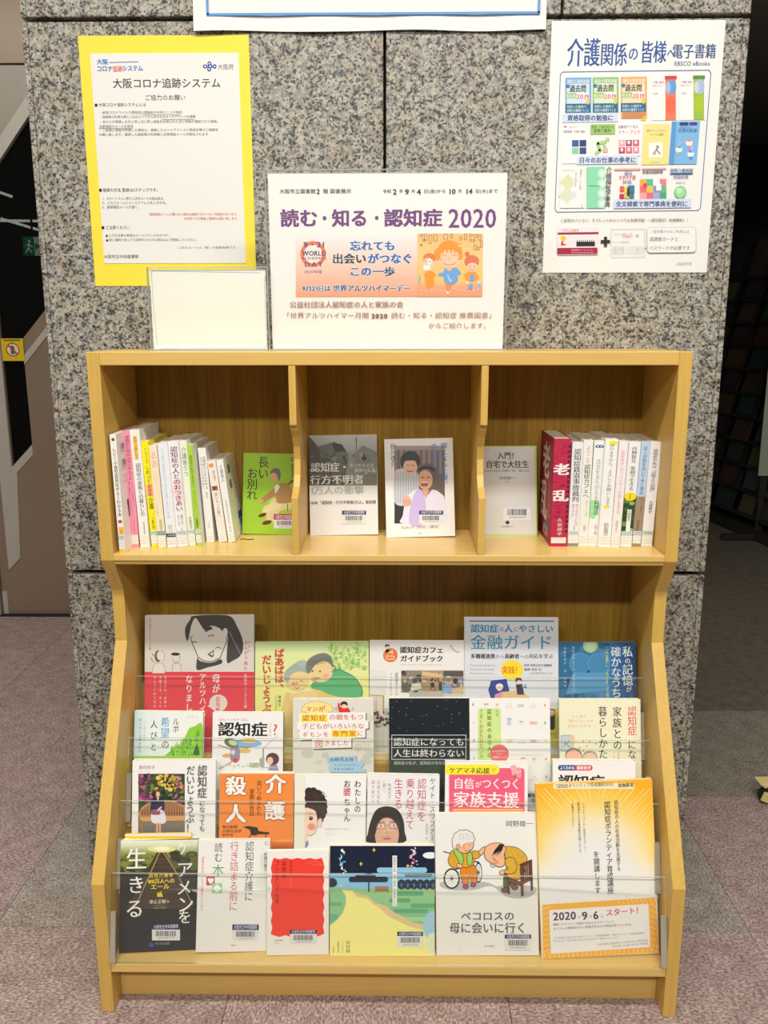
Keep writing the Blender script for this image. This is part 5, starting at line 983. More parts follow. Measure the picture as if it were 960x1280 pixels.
k.base('E9E6C6'); k.fr(*R3_)
k.Vt('認知症', 754, 490, 616, 40, 'D0485C', .012); k.Vt('になっ', 754, 634, 760, 38, '333330', .012); k.Vt('家族との', 690, 490, 680, 40, '30302E', .012); k.Vt('暮らしかた', 628, 490, 718, 40, '30302E', .012)
k.H('よくある', 496, 526, 558, 13, 'D8947C'); k.H('「困りごと」への', 470, 546, 588, 14, 'D8947C'); k.H('対応がわかる', 478, 568, 580, 13, 'D8947C'); k.Vt('認知症家族', 696, 684, 720, 8, 'D07868'); k.Vt('もっと深く', 678, 684, 720, 8, 'D07868')
k.rrect(448, 612, 504, 684, 4, 'A8B8BC'); k.rrect(453, 618, 499, 678, 3, 'C0CCCC'); k.line([(460, 664), (486, 636)], 2.5, '4A6A60'); k.line([(462, 640), (490, 668)], 2.5, '4A6A60'); k.rrect(492, 612, 508, 654, 7, 'F0BC9C')
k.ell(504, 700, 36, 32, '7A5040'); k.ell(504, 704, 33, 29, 'F0BC9C'); k.ell(574, 708, 32, 28, '8A8A84'); k.ell(574, 712, 29, 25, 'ECC4A8'); k.arc(504, 692, 26, 18, 200, 340, 6, 'B0A8A0'); k.arc(574, 698, 24, 14, 190, 350, 8, 'C4C4BC')
for x, y in ((545, 640), (572, 640), (530, 668), (560, 660), (600, 650), (546, 680)): k.poly([(x, y-5), (x+5, y), (x, y+5), (x-5, y)], 'C8A070')
fin(o, k)
# ---- rear tier
o, k = face_book('haha', 'large book with a laughing line-drawn woman above a red band, left end of rear tier', G1, .010, 'C8C2B4', gloss=True)
k.base('D2CDC2'); k.fr(160, 760, 5.647); k.rect(110, 450, 900, 1100, 'D8404A')
D = '4A4642'
k.sm([(470, 55), (705, 52), (770, 130), (808, 220), (812, 290), (790, 340), (740, 372), (698, 382), (702, 250), (704, 190), (700, 150), (680, 142), (662, 160), (620, 130), (560, 130), (548, 168), (500, 130), (480, 90), (450, 120), (420, 235), (402, 150), (440, 80)], D)
k.sm([(440, 205), (445, 130), (476, 70), (520, 130), (552, 160), (640, 140), (664, 166), (690, 146), (704, 170), (700, 240), (650, 352), (590, 380), (530, 372), (495, 345), (455, 252)], 'D6D1C6')
k.line([(440, 205), (455, 252), (495, 345), (530, 372), (590, 380), (650, 352), (694, 240), (704, 180)], 6, D)
k.sm([(490, 350), (510, 374), (590, 386), (652, 360), (660, 392), (560, 420), (486, 436)], D)
k.poly([(474, 60), (556, 168), (600, 140), (560, 120)], D); k.line([(540, 170), (560, 152), (592, 150)], 6, D); k.arc(588, 204, 20, 12, 190, 340, 6, D); k.arc(470, 248, 16, 10, 200, 340, 6, D); k.line([(440, 205), (458, 200)], 5, D); k.arc(636, 290, 20, 12, 200, 350, 5, D)
k.poly([(560, 326), (608, 294), (604, 340), (590, 348)], D); k.poly([(574, 326), (602, 306), (598, 336)], 'D6D1C6')
for i in range(9): k.line([(716+i*9, 160+i*18), (722+i*9, 190+i*18)], 2, 'B0ACA2')
k.ell(212, 340, 24, 42, '6A6662'); k.ell(230, 335, 26, 34, 'D6D1C6'); k.poly([(172, 460), (176, 410), (200, 388), (246, 390), (260, 420), (262, 460)], 'D6D1C6'); k.line([(172, 460), (176, 410), (200, 388), (246, 390), (260, 420), (262, 460)], 3, '8A867E'); k.arc(232, 340, 28, 38, -90, 60, 3, '8A867E')
k.ell(336, 325, 32, 11, '3A3836'); k.arc(340, 350, 26, 34, -40, 180, 3, '8A867E'); k.line([(314, 448), (314, 404), (332, 386), (360, 388), (376, 404), (378, 448)], 3, '8A867E'); k.line([(160, 350), (182, 384)], 4, '6A6660'); k.line([(172, 322), (184, 340)], 5, '6A6660')
k.Vt('玉井真理子とちいさな家', 157, 64, 300, 15, 'D04850', .02); k.Vt('まんがで読む', 832, 226, 445, 26, 'D0404C', .01)
for x, y in ((852, 240), (852, 272), (852, 304)): k.ell(x, y, 4, 4, 'D0404C')
k.Vt('家族のこころと介護', 830, 465, 708, 22, 'EAD8D0', .01); k.Vt('母が', 622, 462, 606, 58, 'EEE6DE', .02); k.Vt('アルツハイマー', 528, 462, 850, 50, 'EEE6DE', .015); k.Vt('なりました', 432, 470, 800, 54, 'EEE6DE', .015)
k.ell(638, 670, 64, 60, 'DCD2C8'); k.poly([(582, 680), (560, 692), (588, 706)], 'DCD2C8'); k.Vt('若年性', 636, 625, 740, 34, 'C83C48', .02)
for x, t in ((190, '言ってくれてるね'), (230, 'お母さん、きっと'), (264, 'お父さん、お疲れ')): k.Vt(t, x, 476, 706, 20, 'ECDCD4')
fin(o, k)
o, k = face_book('baaba', 'square green picture book with two painted children hugging and red handwritten title, rear tier', G1, .010, 'D8D89C', gloss=True)
k.base('DDE09A'); k.fr(*R2_)
k.grad(-80, 226, 450, 700, [(0, 'B4CC94'), (.12, 'D8E0A0'), (.5, 'E4E28C'), (1, 'C8D078')]); rr = random.Random(11)
for i in range(120):
    x = 262+rr.random()*180; y = 234+rr.random()*120; k.ell(x, y, 7+rr.random()*5, 4+rr.random()*3, rr.choice(('A0C468', 'B4D080', '88B454', 'BCD48C')), rot=rr.random()*180, n=8)
for x, t, y0_, y1_, s_ in ((34, 'ばあばは、', 262, 460, 46),): k.Vt(t, x, y0_, y1_, s_, 'C84438', .03)
k.fr(*R1); k.Vt('だいじょうぶ', 862, 290, 560, 44, 'C84438', .03); k.Vt('楠章子', 922, 475, 530, 14, '555544'); k.Vt('いしいつとむ', 906, 475, 545, 12, '555544'); k.fr(*R2_)
SKN = 'E4C890'
k.sm([(60, 480), (110, 470), (240, 445), (400, 440), (418, 480), (415, 700), (60, 700)], 'DCC078'); k.sm([(90, 470), (180, 455), (210, 470), (200, 500), (120, 510), (90, 500)], SKN)
k.sm([(180, 440), (196, 412), (260, 396), (276, 356), (320, 360), (380, 390), (415, 440), (412, 482), (330, 486), (260, 470), (220, 452)], '5CAE74'); k.line([(276, 356), (320, 360), (380, 390), (415, 440), (412, 482)], 3, '3A7A50')
k.ell(116, 400, 56, 54, SKN); k.sm([(58, 400), (62, 366), (90, 340), (130, 318), (160, 340), (164, 372), (130, 366), (90, 380), (74, 420)], '9CACA0'); k.ell(140, 330, 28, 16, 'A8B4A8')
k.ell(226, 364, 56, 52, SKN); k.sm([(158, 366), (162, 320), (200, 290), (250, 282), (278, 310), (282, 350), (266, 330), (240, 318), (200, 336), (176, 372)], '7A7C70')
for i in range(16): k.line([(168+i*7, 318-i*1.6), (174+i*6.5, 344-i*1.5)], 2, '56584C')
for x, y, c in ((110, 420, 'E8A080'), (196, 400, 'E8A080'), (250, 386, 'E8A080')): k.ell(x, y, 14, 9, c)
k.ell(188, 364, 4, 4, '3A3028'); k.ell(222, 366, 4, 4, '3A3028'); k.arc(210, 390, 12, 8, 20, 150, 3, 'A05040'); k.line([(92, 420), (104, 428)], 3, '5A4838'); k.line([(130, 408), (144, 412)], 3, '5A4838'); k.arc(116, 438, 10, 6, 20, 160, 3, 'A05040'); k.arc(280, 352, 14, 16, -80, 120, 3, '8A7050')
fin(o, k)
o, k = face_book('cafe', 'white guidebook with an orange round logo and a strip of cafe photos, rear tier', G1, .008, 'E4E2DC', gloss=True)
k.base('E6E3DC'); k.fr(460, 790, 7.385)
k.ell(206, 214, 68, 66, 'E07838'); k.line([(178, 196), (232, 170)], 6, 'F0E0D0'); k.frame(170, 222, 240, 250, 6, 'F0E0D0'); k.line([(222, 176), (222, 206)], 5, 'F0E0D0'); k.line([(210, 190), (232, 190)], 5, 'F0E0D0'); k.ell(177, 128, 22, 16, '4A4844'); k.ell(182, 144, 17, 16, 'E4C8B0'); k.poly([(158, 170), (176, 156), (200, 160), (190, 188), (166, 194)], '26221F')
k.H('認知症カフェ', 294, 134, 700, 64, '24221F', .035); k.H('ガイドブック', 296, 214, 696, 62, '24221F', .035); k.H('NINCHISHO CAFE GUIDE BOOK', 300, 292, 682, 16, 'E0884C', .02)
k.Vt('認知症の人とイ', 264, 374, 590, 28, '44423E', .015); k.Vt('ソーシャルイン', 212, 374, 590, 28, '44423E', .01); k.arc(860, 100, 100, 90, 100, 170, 5, '44423E')
k.grad(15, 356, 170, 580, [(0, 'DCDCD4'), (1, 'DCDAD0')])
def photo(x0_, y0_, x1_, y1_, cols, seed, n_=34, r=22):
    k.rect(x0_, y0_, x1_, y1_, cols[0]); rr = random.Random(seed)
    for i in range(n_):
        rx, ry = 5+rr.random()*r, 4+rr.random()*r*.8; x = x0_+rx+rr.random()*(x1_-x0_-2*rx); y = y0_+ry+rr.random()*(y1_-y0_-2*ry); k.ell(x, y, rx, ry, rr.choice(cols), rr.random()*90, n=8)
photo(305, 354, 496, 558, ('8C8070', '4A4A44', 'C4B8A4', '3A4038', 'A8A090', 'D8D0C0', '5A5048'), 2); k.poly([(320, 470), (350, 440), (390, 500), (400, 558), (330, 558)], '5A6058'); k.ell(340, 450, 16, 18, 'C8A890'); k.poly([(400, 480), (480, 470), (496, 520), (410, 540)], 'D8CCB8'); k.rect(380, 540, 496, 600, 'A8B0A8'); k.ell(440, 548, 26, 10, '4A5C6C')
photo(496, 354, 688, 600, ('B08C64', 'D8C4A0', '7A5C40', '4A4038', 'C8A880', '8C7860'), 5); k.poly([(496, 360), (620, 380), (688, 400), (688, 420), (496, 400)], 'D8B888'); k.rrect(580, 466, 610, 510, 8, '2A2A2C'); k.rrect(652, 460, 684, 540, 8, '3A4454'); k.ell(668, 440, 14, 14, 'C09880'); k.rect(490, 545, 688, 600, 'B4AEA0'); k.rect(500, 460, 575, 540, 'A08868')
photo(690, 354, 880, 600, ('7C7068', 'B8A898', '5A5048', 'D4CCC0', '9C8878'), 9); k.poly([(692, 490), (730, 470), (775, 500), (785, 560), (692, 560)], '7CA4D0'); k.ell(748, 454, 34, 32, 'C09880'); k.ell(740, 438, 30, 20, '8A8078'); k.ell(806, 450, 20, 26, '3A342E'); k.ell(852, 452, 22, 22, '9AA8C8'); k.poly([(770, 520), (880, 500), (880, 560), (780, 570)], 'C8B088'); k.rect(690, 565, 880, 600, 'C8C4BC'); k.rect(700, 360, 880, 404, '5A5450')
k.rect(20, 580, 150, 1100, 'D0CCBC'); k.line([(20, 580), (150, 590)], 8, 'C09050'); k.line([(142, 590), (142, 740)], 14, 'C09050'); k.line([(76, 586), (76, 760)], 8, 'C0A878')
rr = random.Random(21)
for i in range(30): k.ell(60+rr.random()*120, 740+rr.random()*130, 8+rr.random()*12, 8+rr.random()*10, rr.choice(('6A3038', '3A3434', 'A8A098', '8A4048', '4A4A50')), n=8)
k.rect(150, 700, 185, 760, 'C4BCA8')
fin(o, k)
o, k = face_book('kinyu', 'tall grey-white guide with blue title lines and a yellow circle, rear tier', G1, .010, 'DAD8D2')
k.base('D4D6D8'); k.fr(*R3_)
k.rect(58, 122, 420, 128, '4A80A4'); k.H('認知症', 62, 138, 184, 38, '2A86B4', .03); k.H('の', 184, 148, 206, 24, '2A86B4', .02); k.H('人', 206, 138, 244, 38, '2A86B4', .03); k.H('に', 246, 148, 268, 24, '2A86B4', .02); k.H('やさしい', 268, 140, 418, 36, '2A86B4', .03); k.H('金融ガイド', 60, 182, 416, 68, '3A90B0', .015)
k.H('多職種連携', 62, 264, 168, 23, '2A2E38', .03); k.H('から', 168, 268, 208, 18, '2A2E38', .01); k.H('高齢者', 208, 264, 272, 23, '2A2E38', .03); k.H('への', 272, 268, 312, 18, '2A2E38', .01); k.H('対応を学ぶ', 312, 264, 416, 22, '2A2E38', .025)
for i, t in enumerate(('Practical Guide for', 'Dementia Friendly', 'Financial Services')): k.H(t, 60, 308+i*17, 170-(i*5), 12, '6A8898')
k.H('監修 意思決定支援機構', 292, 308, 410, 12, '3A3A40', .015); k.H('編著 成本 迅', 292, 326, 366, 12, '3A3A40', .015); k.H('COLTEMプロジェクト', 316, 342, 416, 12, '3A3A40')
k.ell(240, 334, 48, 42, 'F0D428'); k.H('実践！', 196, 318, 280, 34, 'D87828', .03)
k.poly([(150, 380), (216, 372), (228, 420), (224, 460), (150, 460), (138, 420)], '2A3C8C'); k.ell(186, 406, 16, 14, 'E8E4E4'); k.ell(186, 412, 12, 12, 'F0D0C0'); k.poly([(166, 440), (200, 426), (206, 466), (166, 466)], 'D88C9C'); k.poly([(200, 428), (276, 420), (318, 452), (310, 470), (190, 470)], 'D8B888'); k.ell(268, 378, 14, 12, '3A2C28'); k.ell(270, 386, 10, 10, 'F0C8B0'); k.poly([(256, 396), (284, 394), (292, 440), (262, 440)], '2C3440'); k.line([(280, 404), (300, 410), (296, 396)], 5, '5A80B8')
k.poly([(396, 500), (440, 500), (440, 660), (396, 660)], 'D8C430'); k.rrect(400, 500, 424, 590, 10, '2A2622'); k.ell(410, 518, 12, 14, 'D8B090'); k.H('金融のプロへ', 400, 604, 438, 8, '333322')
fin(o, k)
o, k = face_book('kioku', 'deep blue painted book with a pale green moon, right end of rear tier', G1, .011, '44688C', gloss=True)
k.base('28608C'); k.fr(*R3_)
k.grad(440, 215, 780, 640, [(0, '2C6C8C'), (.3, '3A6E94'), (.55, '4C86B4'), (.8, '28558C'), (1, '1E3C68')], True); rr = random.Random(14)
for i in range(90): k.ell(446+rr.random()*320, 220+rr.random()*330, 5+rr.random()*18, 4+rr.random()*14, rr.choice(('2C6084', '34709C', '28507C', '4080A8', '305C90', '2A6A7C')), rr.random()*180, n=9)
for cx, cy, r in ((530, 305, 46), (612, 310, 48)): k.ell(cx, cy, r, r*1.0, '5C98BC', n=26); k.ell(cx, cy, r-3, r-3, '4484AC', n=26)
k.poly([(500, 345), (640, 345), (660, 420), (470, 440)], '5494BC'); k.ell(575, 230, 32, 30, 'A4C89C'); k.ell(575, 230, 22, 20, 'B8D4A4')
k.Vt('私', 734, 232, 280, 46, 'D8E0DC', .01); k.Vt('の', 734, 282, 308, 26, 'D8E0DC', .01); k.Vt('記憶', 734, 310, 402, 48, 'D8E0DC', .01); k.Vt('が', 740, 404, 430, 26, 'D8E0DC', .01); k.Vt('確かなうちに', 684, 234, 500, 46, 'D8E0DC', .01)
k.Vt('「私は誰？」「私は私」から続く旅', 646, 236, 480, 13, 'D8DC70', .01); k.Vt('クリスティーン・ブライデン', 502, 232, 430, 13, 'C8D8DC', .01); k.Vt('馬籠久美子 訳 水野裕', 466, 234, 410, 11, 'B8C8D0')
fin(o, k)
# ---- upper bays, face out
F1, F2_, F3_ = (100, 420, 3.2), (360, 440, 3.4286), (590, 440, 3.2)
o, k = face_book('wakare', 'bright lime green paperback with a painted seated elder, left bay', GF, .012, 'A0CC38', gloss=True)
k.base('9CC832'); k.fr(*F1)
k.Vt('長い', 734, 482, 574, 44, '24301C', .008); k.Vt('お別れ', 690, 528, 658, 44, '24301C', .008); k.Vt('中島京子', 856, 482, 590, 26, '24301C')
k.ell(850, 625, 26, 48, '8A5A34'); k.ell(848, 625, 18, 38, '9CC832')
k.sm([(752, 690), (770, 650), (850, 650), (850, 690), (800, 700), (790, 720), (772, 745), (748, 740), (744, 710)], 'D8CC94'); k.sm([(740, 680), (800, 664), (800, 690), (760, 700), (752, 716), (730, 714)], 'E0D49C'); k.ell(730, 716, 18, 7, '6A3420', -18); k.ell(748, 746, 20, 8, '6A3420', -15)
k.sm([(772, 612), (800, 590), (830, 592), (852, 630), (845, 664), (790, 668), (780, 640), (735, 668), (716, 664), (726, 650)], 'B08850'); k.poly([(778, 600), (792, 592), (800, 604), (780, 632)], 'E8E4D0'); k.ell(722, 660, 12, 7, 'D0A070')
k.ell(782, 560, 20, 24, 'D4A478'); k.sm([(760, 552), (766, 536), (784, 528), (800, 538), (802, 566), (792, 580), (790, 560), (776, 546)], '707068'); k.line([(830, 672), (830, 700)], 3, '6A4020')
fin(o, k, (F1, 775, 712, 866, 735, 770), strip='B02858')
o, k = face_book('yukue', 'hardback with a grey photo of a street above a white lower half, middle bay left', GF, .020, 'E4E3DE', gloss=True)
k.base('E2E1DC'); k.fr(*F2_)
k.grad(88, 355, 382, 572, [(0, 'B8BCBC'), (.3, 'A0A4A0'), (.5, '707468'), (1, '54584C')]); k.poly([(90, 360), (140, 420), (150, 480), (110, 572), (88, 572), (88, 365)], '5A5C58'); k.poly([(130, 405), (200, 385), (240, 410), (260, 440), (250, 480), (150, 500)], '6C706A'); k.poly([(190, 390), (230, 395), (250, 425), (200, 430)], '484A48'); k.poly([(280, 440), (320, 400), (382, 430), (382, 572), (300, 572)], '7C8078'); k.poly([(240, 572), (262, 440), (282, 440), (320, 572)], '8A8C88'); rr = random.Random(17)
for i in range(80): x = 92+rr.random()*286; k.ell(x, 430+rr.random()*138, 4+rr.random()*9, 3+rr.random()*7, rr.choice(('4A4C48', '686C64', '84887E', '5A5E54', '9A9E94')), n=7)
k.line([(293, 365), (293, 420)], 3, '5A5C5C'); k.line([(286, 378), (300, 378)], 2, '5A5C5C')
k.H('認知症・', 96, 474, 262, 44, 'ECEBE6', .02); k.H('行方不明者', 94, 528, 326, 42, 'ECEBE6', .02); k.H('1万人の衝撃', 94, 574, 326, 40, 'B4B4B0', .02); k.H('失われた人生', 264, 478, 370, 18, 'D8D8D2', .01); k.H('家族の苦悩', 284, 498, 374, 18, 'D8D8D2', .01)
k.H('NHK「認知症・行方不明者1万人」取材班', 96, 638, 378, 17, '55534E', .02)
fin(o, k, (F2_, 232, 680, 335, 697, 736))
o, k = face_book('nobuyo', 'white hardback with a photo of two smiling people and blue vertical title, middle bay right', GF, .020, 'E6E4DE', gloss=True)
k.base('E6E4DF'); k.fr(*F2_)
k.rect(456, 402, 672, 735, '6A5A50')
for i in range(9): k.rect(456+i*24, 402, 468+i*24, 520, '8A7A70')
k.rect(456, 402, 672, 420, '9A8C84'); k.poly([(456, 650), (500, 640), (510, 735), (456, 735)], '2C2A28')
k.sm([(456, 520), (490, 500), (540, 510), (560, 540), (550, 650), (500, 660), (456, 640)], 'C8C8CC')
for i in range(9): k.line([(462+i*11, 515), (460+i*11, 645)], 2.5, '9098A8')
k.ell(524, 468, 43, 44, '1C1818'); k.ell(524, 492, 30, 34, 'DCB090'); k.sm([(482, 470), (490, 440), (524, 428), (560, 442), (566, 474), (550, 466), (500, 466)], '1C1818')
for x in (514, 536): k.line([(x-5, 486), (x+5, 486)], 3, '3A2A24')
k.arc(524, 504, 13, 9, 20, 160, 4, 'B05048'); k.ell(600, 520, 42, 44, '5A5048'); k.ell(588, 548, 32, 42, 'D8A484'); k.arc(592, 512, 34, 18, 190, 350, 9, '3E3834')
for x in (576, 602): k.arc(x, 540, 7, 4, 180, 360, 3, '3A2A24')
k.poly([(566, 558), (606, 556), (596, 576), (574, 576)], 'A04840'); k.line([(570, 560), (602, 559)], 4, 'F0ECE8')
k.sm([(492, 700), (510, 620), (560, 585), (590, 620), (620, 590), (660, 610), (672, 640), (672, 735), (492, 735)], 'E0DCE8'); k.sm([(560, 585), (590, 640), (580, 735), (520, 735), (530, 640)], 'C8B4E0'); k.poly([(572, 590), (606, 590), (592, 630)], 'D8A484'); k.ell(508, 640, 20, 24, 'DCB090')
for i in range(4): k.line([(494+i*9, 632), (500+i*9, 656)], 2, 'B08468')
k.Vt('砂川啓介', 450, 392, 496, 24, '3A3A3A', .01); k.Vt('娘になった妻、', 668, 388, 580, 30, '3A70C0', .015); k.Vt('のぶ代へ', 626, 390, 510, 28, '3A70C0', .015)
k.H('大山のぶ代「認知症」介護日記', 484, 745, 646, 14, '77736C'); k.H('双葉社', 556, 774, 578, 6, '888888')
fin(o, k, (F2_, 562, 680, 665, 697, 736))
o, k = face_book('nyumon', 'grey-white paperback in plastic wrap with thin lime green edges, right bay', GF, .012, 'D4D4CC', gloss=True)
k.base('D2D0C8'); k.fr(*F3_); k.rect(40, 372, 258, 380, 'B8D060'); k.rect(40, 728, 270, 735, 'B8D060'); k.poly([(249, 376), (257, 376), (266, 740), (257, 740)], 'B8D060')
k.H('入門！', 100, 400, 184, 30, '2A2A28', .03); k.H('自宅で大往生', 54, 434, 228, 32, '2A2A28', .03); k.H('あなたもなれる「家逝き」達人・看取り名人', 50, 470, 232, 11, '44443E', .01); k.H('中村伸一', 108, 497, 172, 15, '3A3A36', .015); k.H('医師', 134, 516, 146, 6, '666660')
k.ell(142, 682, 8, 7, '2A2A28'); k.H('中公新書ラクレ', 116, 694, 172, 9, '44443E')
for a_, b_ in (((52, 440), (86, 384)), ((58, 430), (92, 380))): k.line([a_, b_], 1, 'E4E3DC')
fin(o, k, (F3_, 125, 612, 236, 622, 672), strip='C8C8D4')
# ---- spine-out books
def spine_book(key, label, group, c, title, depth=.130, base=None, spec=None, side='right', sidec=None, call=True, lbl=None):
    X, Y, Z, le, ya, ro, t, h = POSE[key][:8]
    o = empty('book', mat=pose_matrix(key)); tag(o, label, 'book', group)
    ct = .0007
    MB().box(0, 0, 0, t, ct*1.3, h).build('spine', cmat(c), o, bevel=.0004)
    MB().box(0, ct*1.3, 0, ct, depth, h).build('front_cover', cmat(sidec or c), o); MB().box(t-ct, ct*1.3, 0, t, depth, h).build('back_cover', cmat(sidec or c), o)
    MB().box(ct, ct*1.3, .001, t-ct, depth-.001, h-.0015).build('page_block', M['pages'], o)
    if title is None: return o
    k = Ink((0, 0, 100, 0, 100, 1000, 0, 1000), t, h); k.base(base or c); k.fr()
    for it in title:
        f = it[0]
        if f == 'V': k.Vt(it[1], it[2], it[3], it[4], it[5], it[6], it[7] if len(it) > 7 else .012)
        elif f == 'R': k.rect(*it[1:])
        elif f == 'E': k.ell(*it[1:])
        elif f == 'P': k.poly(*it[1:])
    k.build('spine_print', o)
    if call:
        s = Ink((0, 0, 100, 0, 100, 1000, 0, 1000), t, h); s.z = .0005; s.rect(3, 890, 97, 972, 'E4E4DC'); s.rect(3, 936, 97, 938, '8A8A84'); s.rect(3, 962, 97, 963.5, '8A8A84')
        s.H('369.2', 20, 905, 80, 14, '777770'); s.H(call if isinstance(call, str) else 'ニン', 30, 942, 70, 14, '777770'); s.build('call_number_label', o)
        if lbl:
            s = Ink((0, 0, 100, 0, 100, 1000, 0, 1000), t, h); s.z = .0006; s.rect(3, lbl[0], 97, lbl[0]+36, lbl[1]); s.H('大阪市図', 12, lbl[0]+8, 88, 20, lbl[2]); s.build('library_sticker', o)
    return o
K = '33332F'
TL = (846, 'C4D8D8', '4A6468')
o = spine_book('b1', 'slim white book at the far left with black title and a yellow foot', GL_, 'ECEBE4', [('E', 50, 42, 26, 14, '2A6A50'), ('V', 'レビー小体型認知症がよくわかる本', 56, 110, 690, 62, K, .02), ('P', [(20, 720), (80, 716), (84, 742), (24, 746)], 'B05838'), ('R', 14, 778, 96, 842, 'F0B848'), ('V', '小', 56, 800, 836, 44, 'A05028'), ('R', 0, 972, 100, 1000, 'F0C030')], .150, lbl=TL, sidec='EFE6E4')
k = Ink((0, 0, 150, 0, 150, 210, 0, 210), .150, POSE['b1'][7]); k.sticker(16, 16, 46, 17, 36, 'E8E0E0'); k.sticker(18, 44, 46, 45, 66, 'E8E0E0'); k.H('定価本体', 16, 74, 60, 5, '666666'); k.H('著者監修', 14, 84, 62, 5, '666666'); k.poly([(30, 120), (60, 118), (66, 150), (34, 152)], '4A2A48'); k.rect(30, 120, 50, 130, '382038'); tag(k.build('back_print', o, None, 'right', .0003, POSE['b1'][6]), kind='stuff')
spine_book('b2', 'pink book with dark vertical title, second from the left side panel', GL_, 'EC92A8', [('V', '家族のためのユマニチュード', 56, 40, 420, 60, '6A2840'), ('V', 'その人らしさを取り戻す', 70, 430, 590, 24, '8A4058', .008), ('V', '優しい認知症ケア', 34, 430, 560, 24, '8A4058', .008), ('V', 'イヴ・ジネスト', 56, 760, 880, 26, '8A4058', .008)], .140)
spine_book('b3', 'tall white book with an orange heading above the black title, third from the left', GL_, 'E9E9E2', [('R', 24, 50, 70, 250, 'F0C468'), ('V', '気持ちが楽になる', 48, 58, 245, 34, '7A5020'), ('V', '認知症の家族との暮らし方', 56, 280, 730, 56, K), ('V', '監修繁田雅弘', 60, 780, 900, 20, '66665F', .008)], .120)
spine_book('b4', 'bright yellow book with pink dots in its title, left bay', GL_, 'F2E41E', [('V', 'がんばりすぎず', 50, 60, 210, 26, '4A4A18', .008), ('V', 'しれっと', 54, 230, 395, 58, '33330F', .02), ('E', 54, 422, 40, 20, 'E89088'), ('E', 54, 460, 40, 20, 'E89088'), ('E', 54, 498, 40, 20, 'E89088'), ('V', '認知症', 54, 404, 516, 40, 'C85048', .01), ('V', '介護', 54, 530, 640, 66, '33330F', .02), ('V', '工藤広伸', 54, 720, 830, 34, '5A5A18')], .127, lbl=TL)
spine_book('b5', 'cream book with faint pink lettering and a teal sticker, left bay', GL_, 'EFE2BE', [('V', 'ああ', 50, 50, 220, 80, 'ECA898', .01), ('V', '認知症家族つながれば', 50, 240, 520, 66, 'F0CDB4', .008), ('V', 'ともに歩む介護の日々', 30, 560, 700, 20, '9A9070', .006), ('V', '高見国生', 56, 720, 830, 44, '8A8468', .006)], .127, lbl=(838, '2A9494', 'E8F4F0'))
spine_book('b6', 'white book with a long pale blue title and a black sticker, left bay', GL_, 'E8EAEA', [('V', '父と娘の認知症日記と母の介護と私の十年間', 42, 55, 720, 30, '9CC0E0', .008), ('V', '長谷川和夫', 58, 780, 880, 22, '8A8A88', .006), ('V', '南高まり', 36, 780, 860, 20, '8A8A88', .006)], .127, lbl=(862, '2A2A2A', 'E8E8E8'))
spine_book('b7', 'white book with bold purple-brown title and a pink blush, left bay', GL_, 'EBE9E6', [('E', 60, 460, 60, 120, 'F0D4D4'), ('V', '認知症の人とのおつきあい', 50, 45, 660, 74, '7A3468', .022), ('V', '家族のための', 66, 690, 790, 24, '66405A', .01), ('V', '心がらくになる', 32, 690, 800, 24, '66405A', .01), ('V', '右馬埜節子', 56, 810, 850, 14, '66665F', .006)], .127, lbl=TL)
spine_book('b8', 'pale green-white book with a thin black title, left bay', GL_, 'E4EAD4', [('V', '介護後うつ', 50, 60, 340, 72, '55584C', .004), ('V', '安藤和津', 54, 720, 840, 44, '66665C', .004)], .127, lbl=TL)
spine_book('b9', 'lime green spined book with white sides, left bay', GL_, 'A8D040', [('V', '認知症の私からあなたへ', 50, 100, 420, 60, '4A6020', .012), ('V', 'のメッセージ', 50, 440, 620, 46, '6A8838', .008), ('V', '佐藤雅彦', 50, 720, 820, 50, '3A4A18', .02)], .127, sidec='E8E8E0', lbl=(838, 'D8E4DC', '6A8088'))
spine_book('b10', 'narrow white book with two-line black title, third from the lime green paperback', GL_, 'E6E5E0', [('V', '認知症の人の心の中は', 66, 90, 430, 36, '55554F', .008), ('V', 'どうなっているのか？', 30, 90, 430, 34, '55554F', .008), ('V', '佐藤眞一', 60, 460, 540, 24, '77776F'), ('V', '光文社新書', 50, 780, 850, 18, '88887F', .006)], .106, sidec='DEDDD8')
spine_book('b11', 'short off-white paperback with an orange dot and small picture, leaning left', GL_, 'EAE0D6', [('E', 40, 60, 30, 26, 'EC9440'), ('V', '砂川啓介', 60, 120, 250, 30, '66605A'), ('R', 10, 310, 80, 365, 'A06840'), ('R', 30, 316, 50, 360, '603830'), ('V', '娘になった妻へ', 50, 390, 700, 38, '77706A', .006)], .102)
o = spine_book('b12', 'short off-white paperback leaning left, nearest the lime green paperback', GL_, 'EAEAE2', [('V', '介護殺人', 56, 60, 270, 48, '55554F', .008), ('V', '毎日新聞大阪社会部取材班', 56, 480, 780, 26, '88887F', .006), ('V', '新潮文庫', 56, 800, 880, 26, '88887F', .006)], .102)
k = Ink((0, 0, 105, 0, 105, 150, 0, 150), .102, POSE['b12'][7])
for a_ in (14, 42): k.rect(26, a_, 46, a_+16, '8A8A86'); [k.rect(28+i*3, a_+2, 29.4+i*3, a_+14, '4A4A48') for i in range(6)]
for i in range(9): k.H('介護の現場で起きている事件を追う', 58, 14+i*8, 92, 4, '77776F')
k.rect(62, 108, 94, 122, '2A78A8'); k.rect(66, 122, 90, 134, 'C8C8C4'); [k.rect(68+i*3, 124, 69.4+i*3, 132, '4A4A48') for i in range(7)]; tag(k.build('back_print', o, None, 'right', .0003, POSE['b12'][6]), kind='stuff')
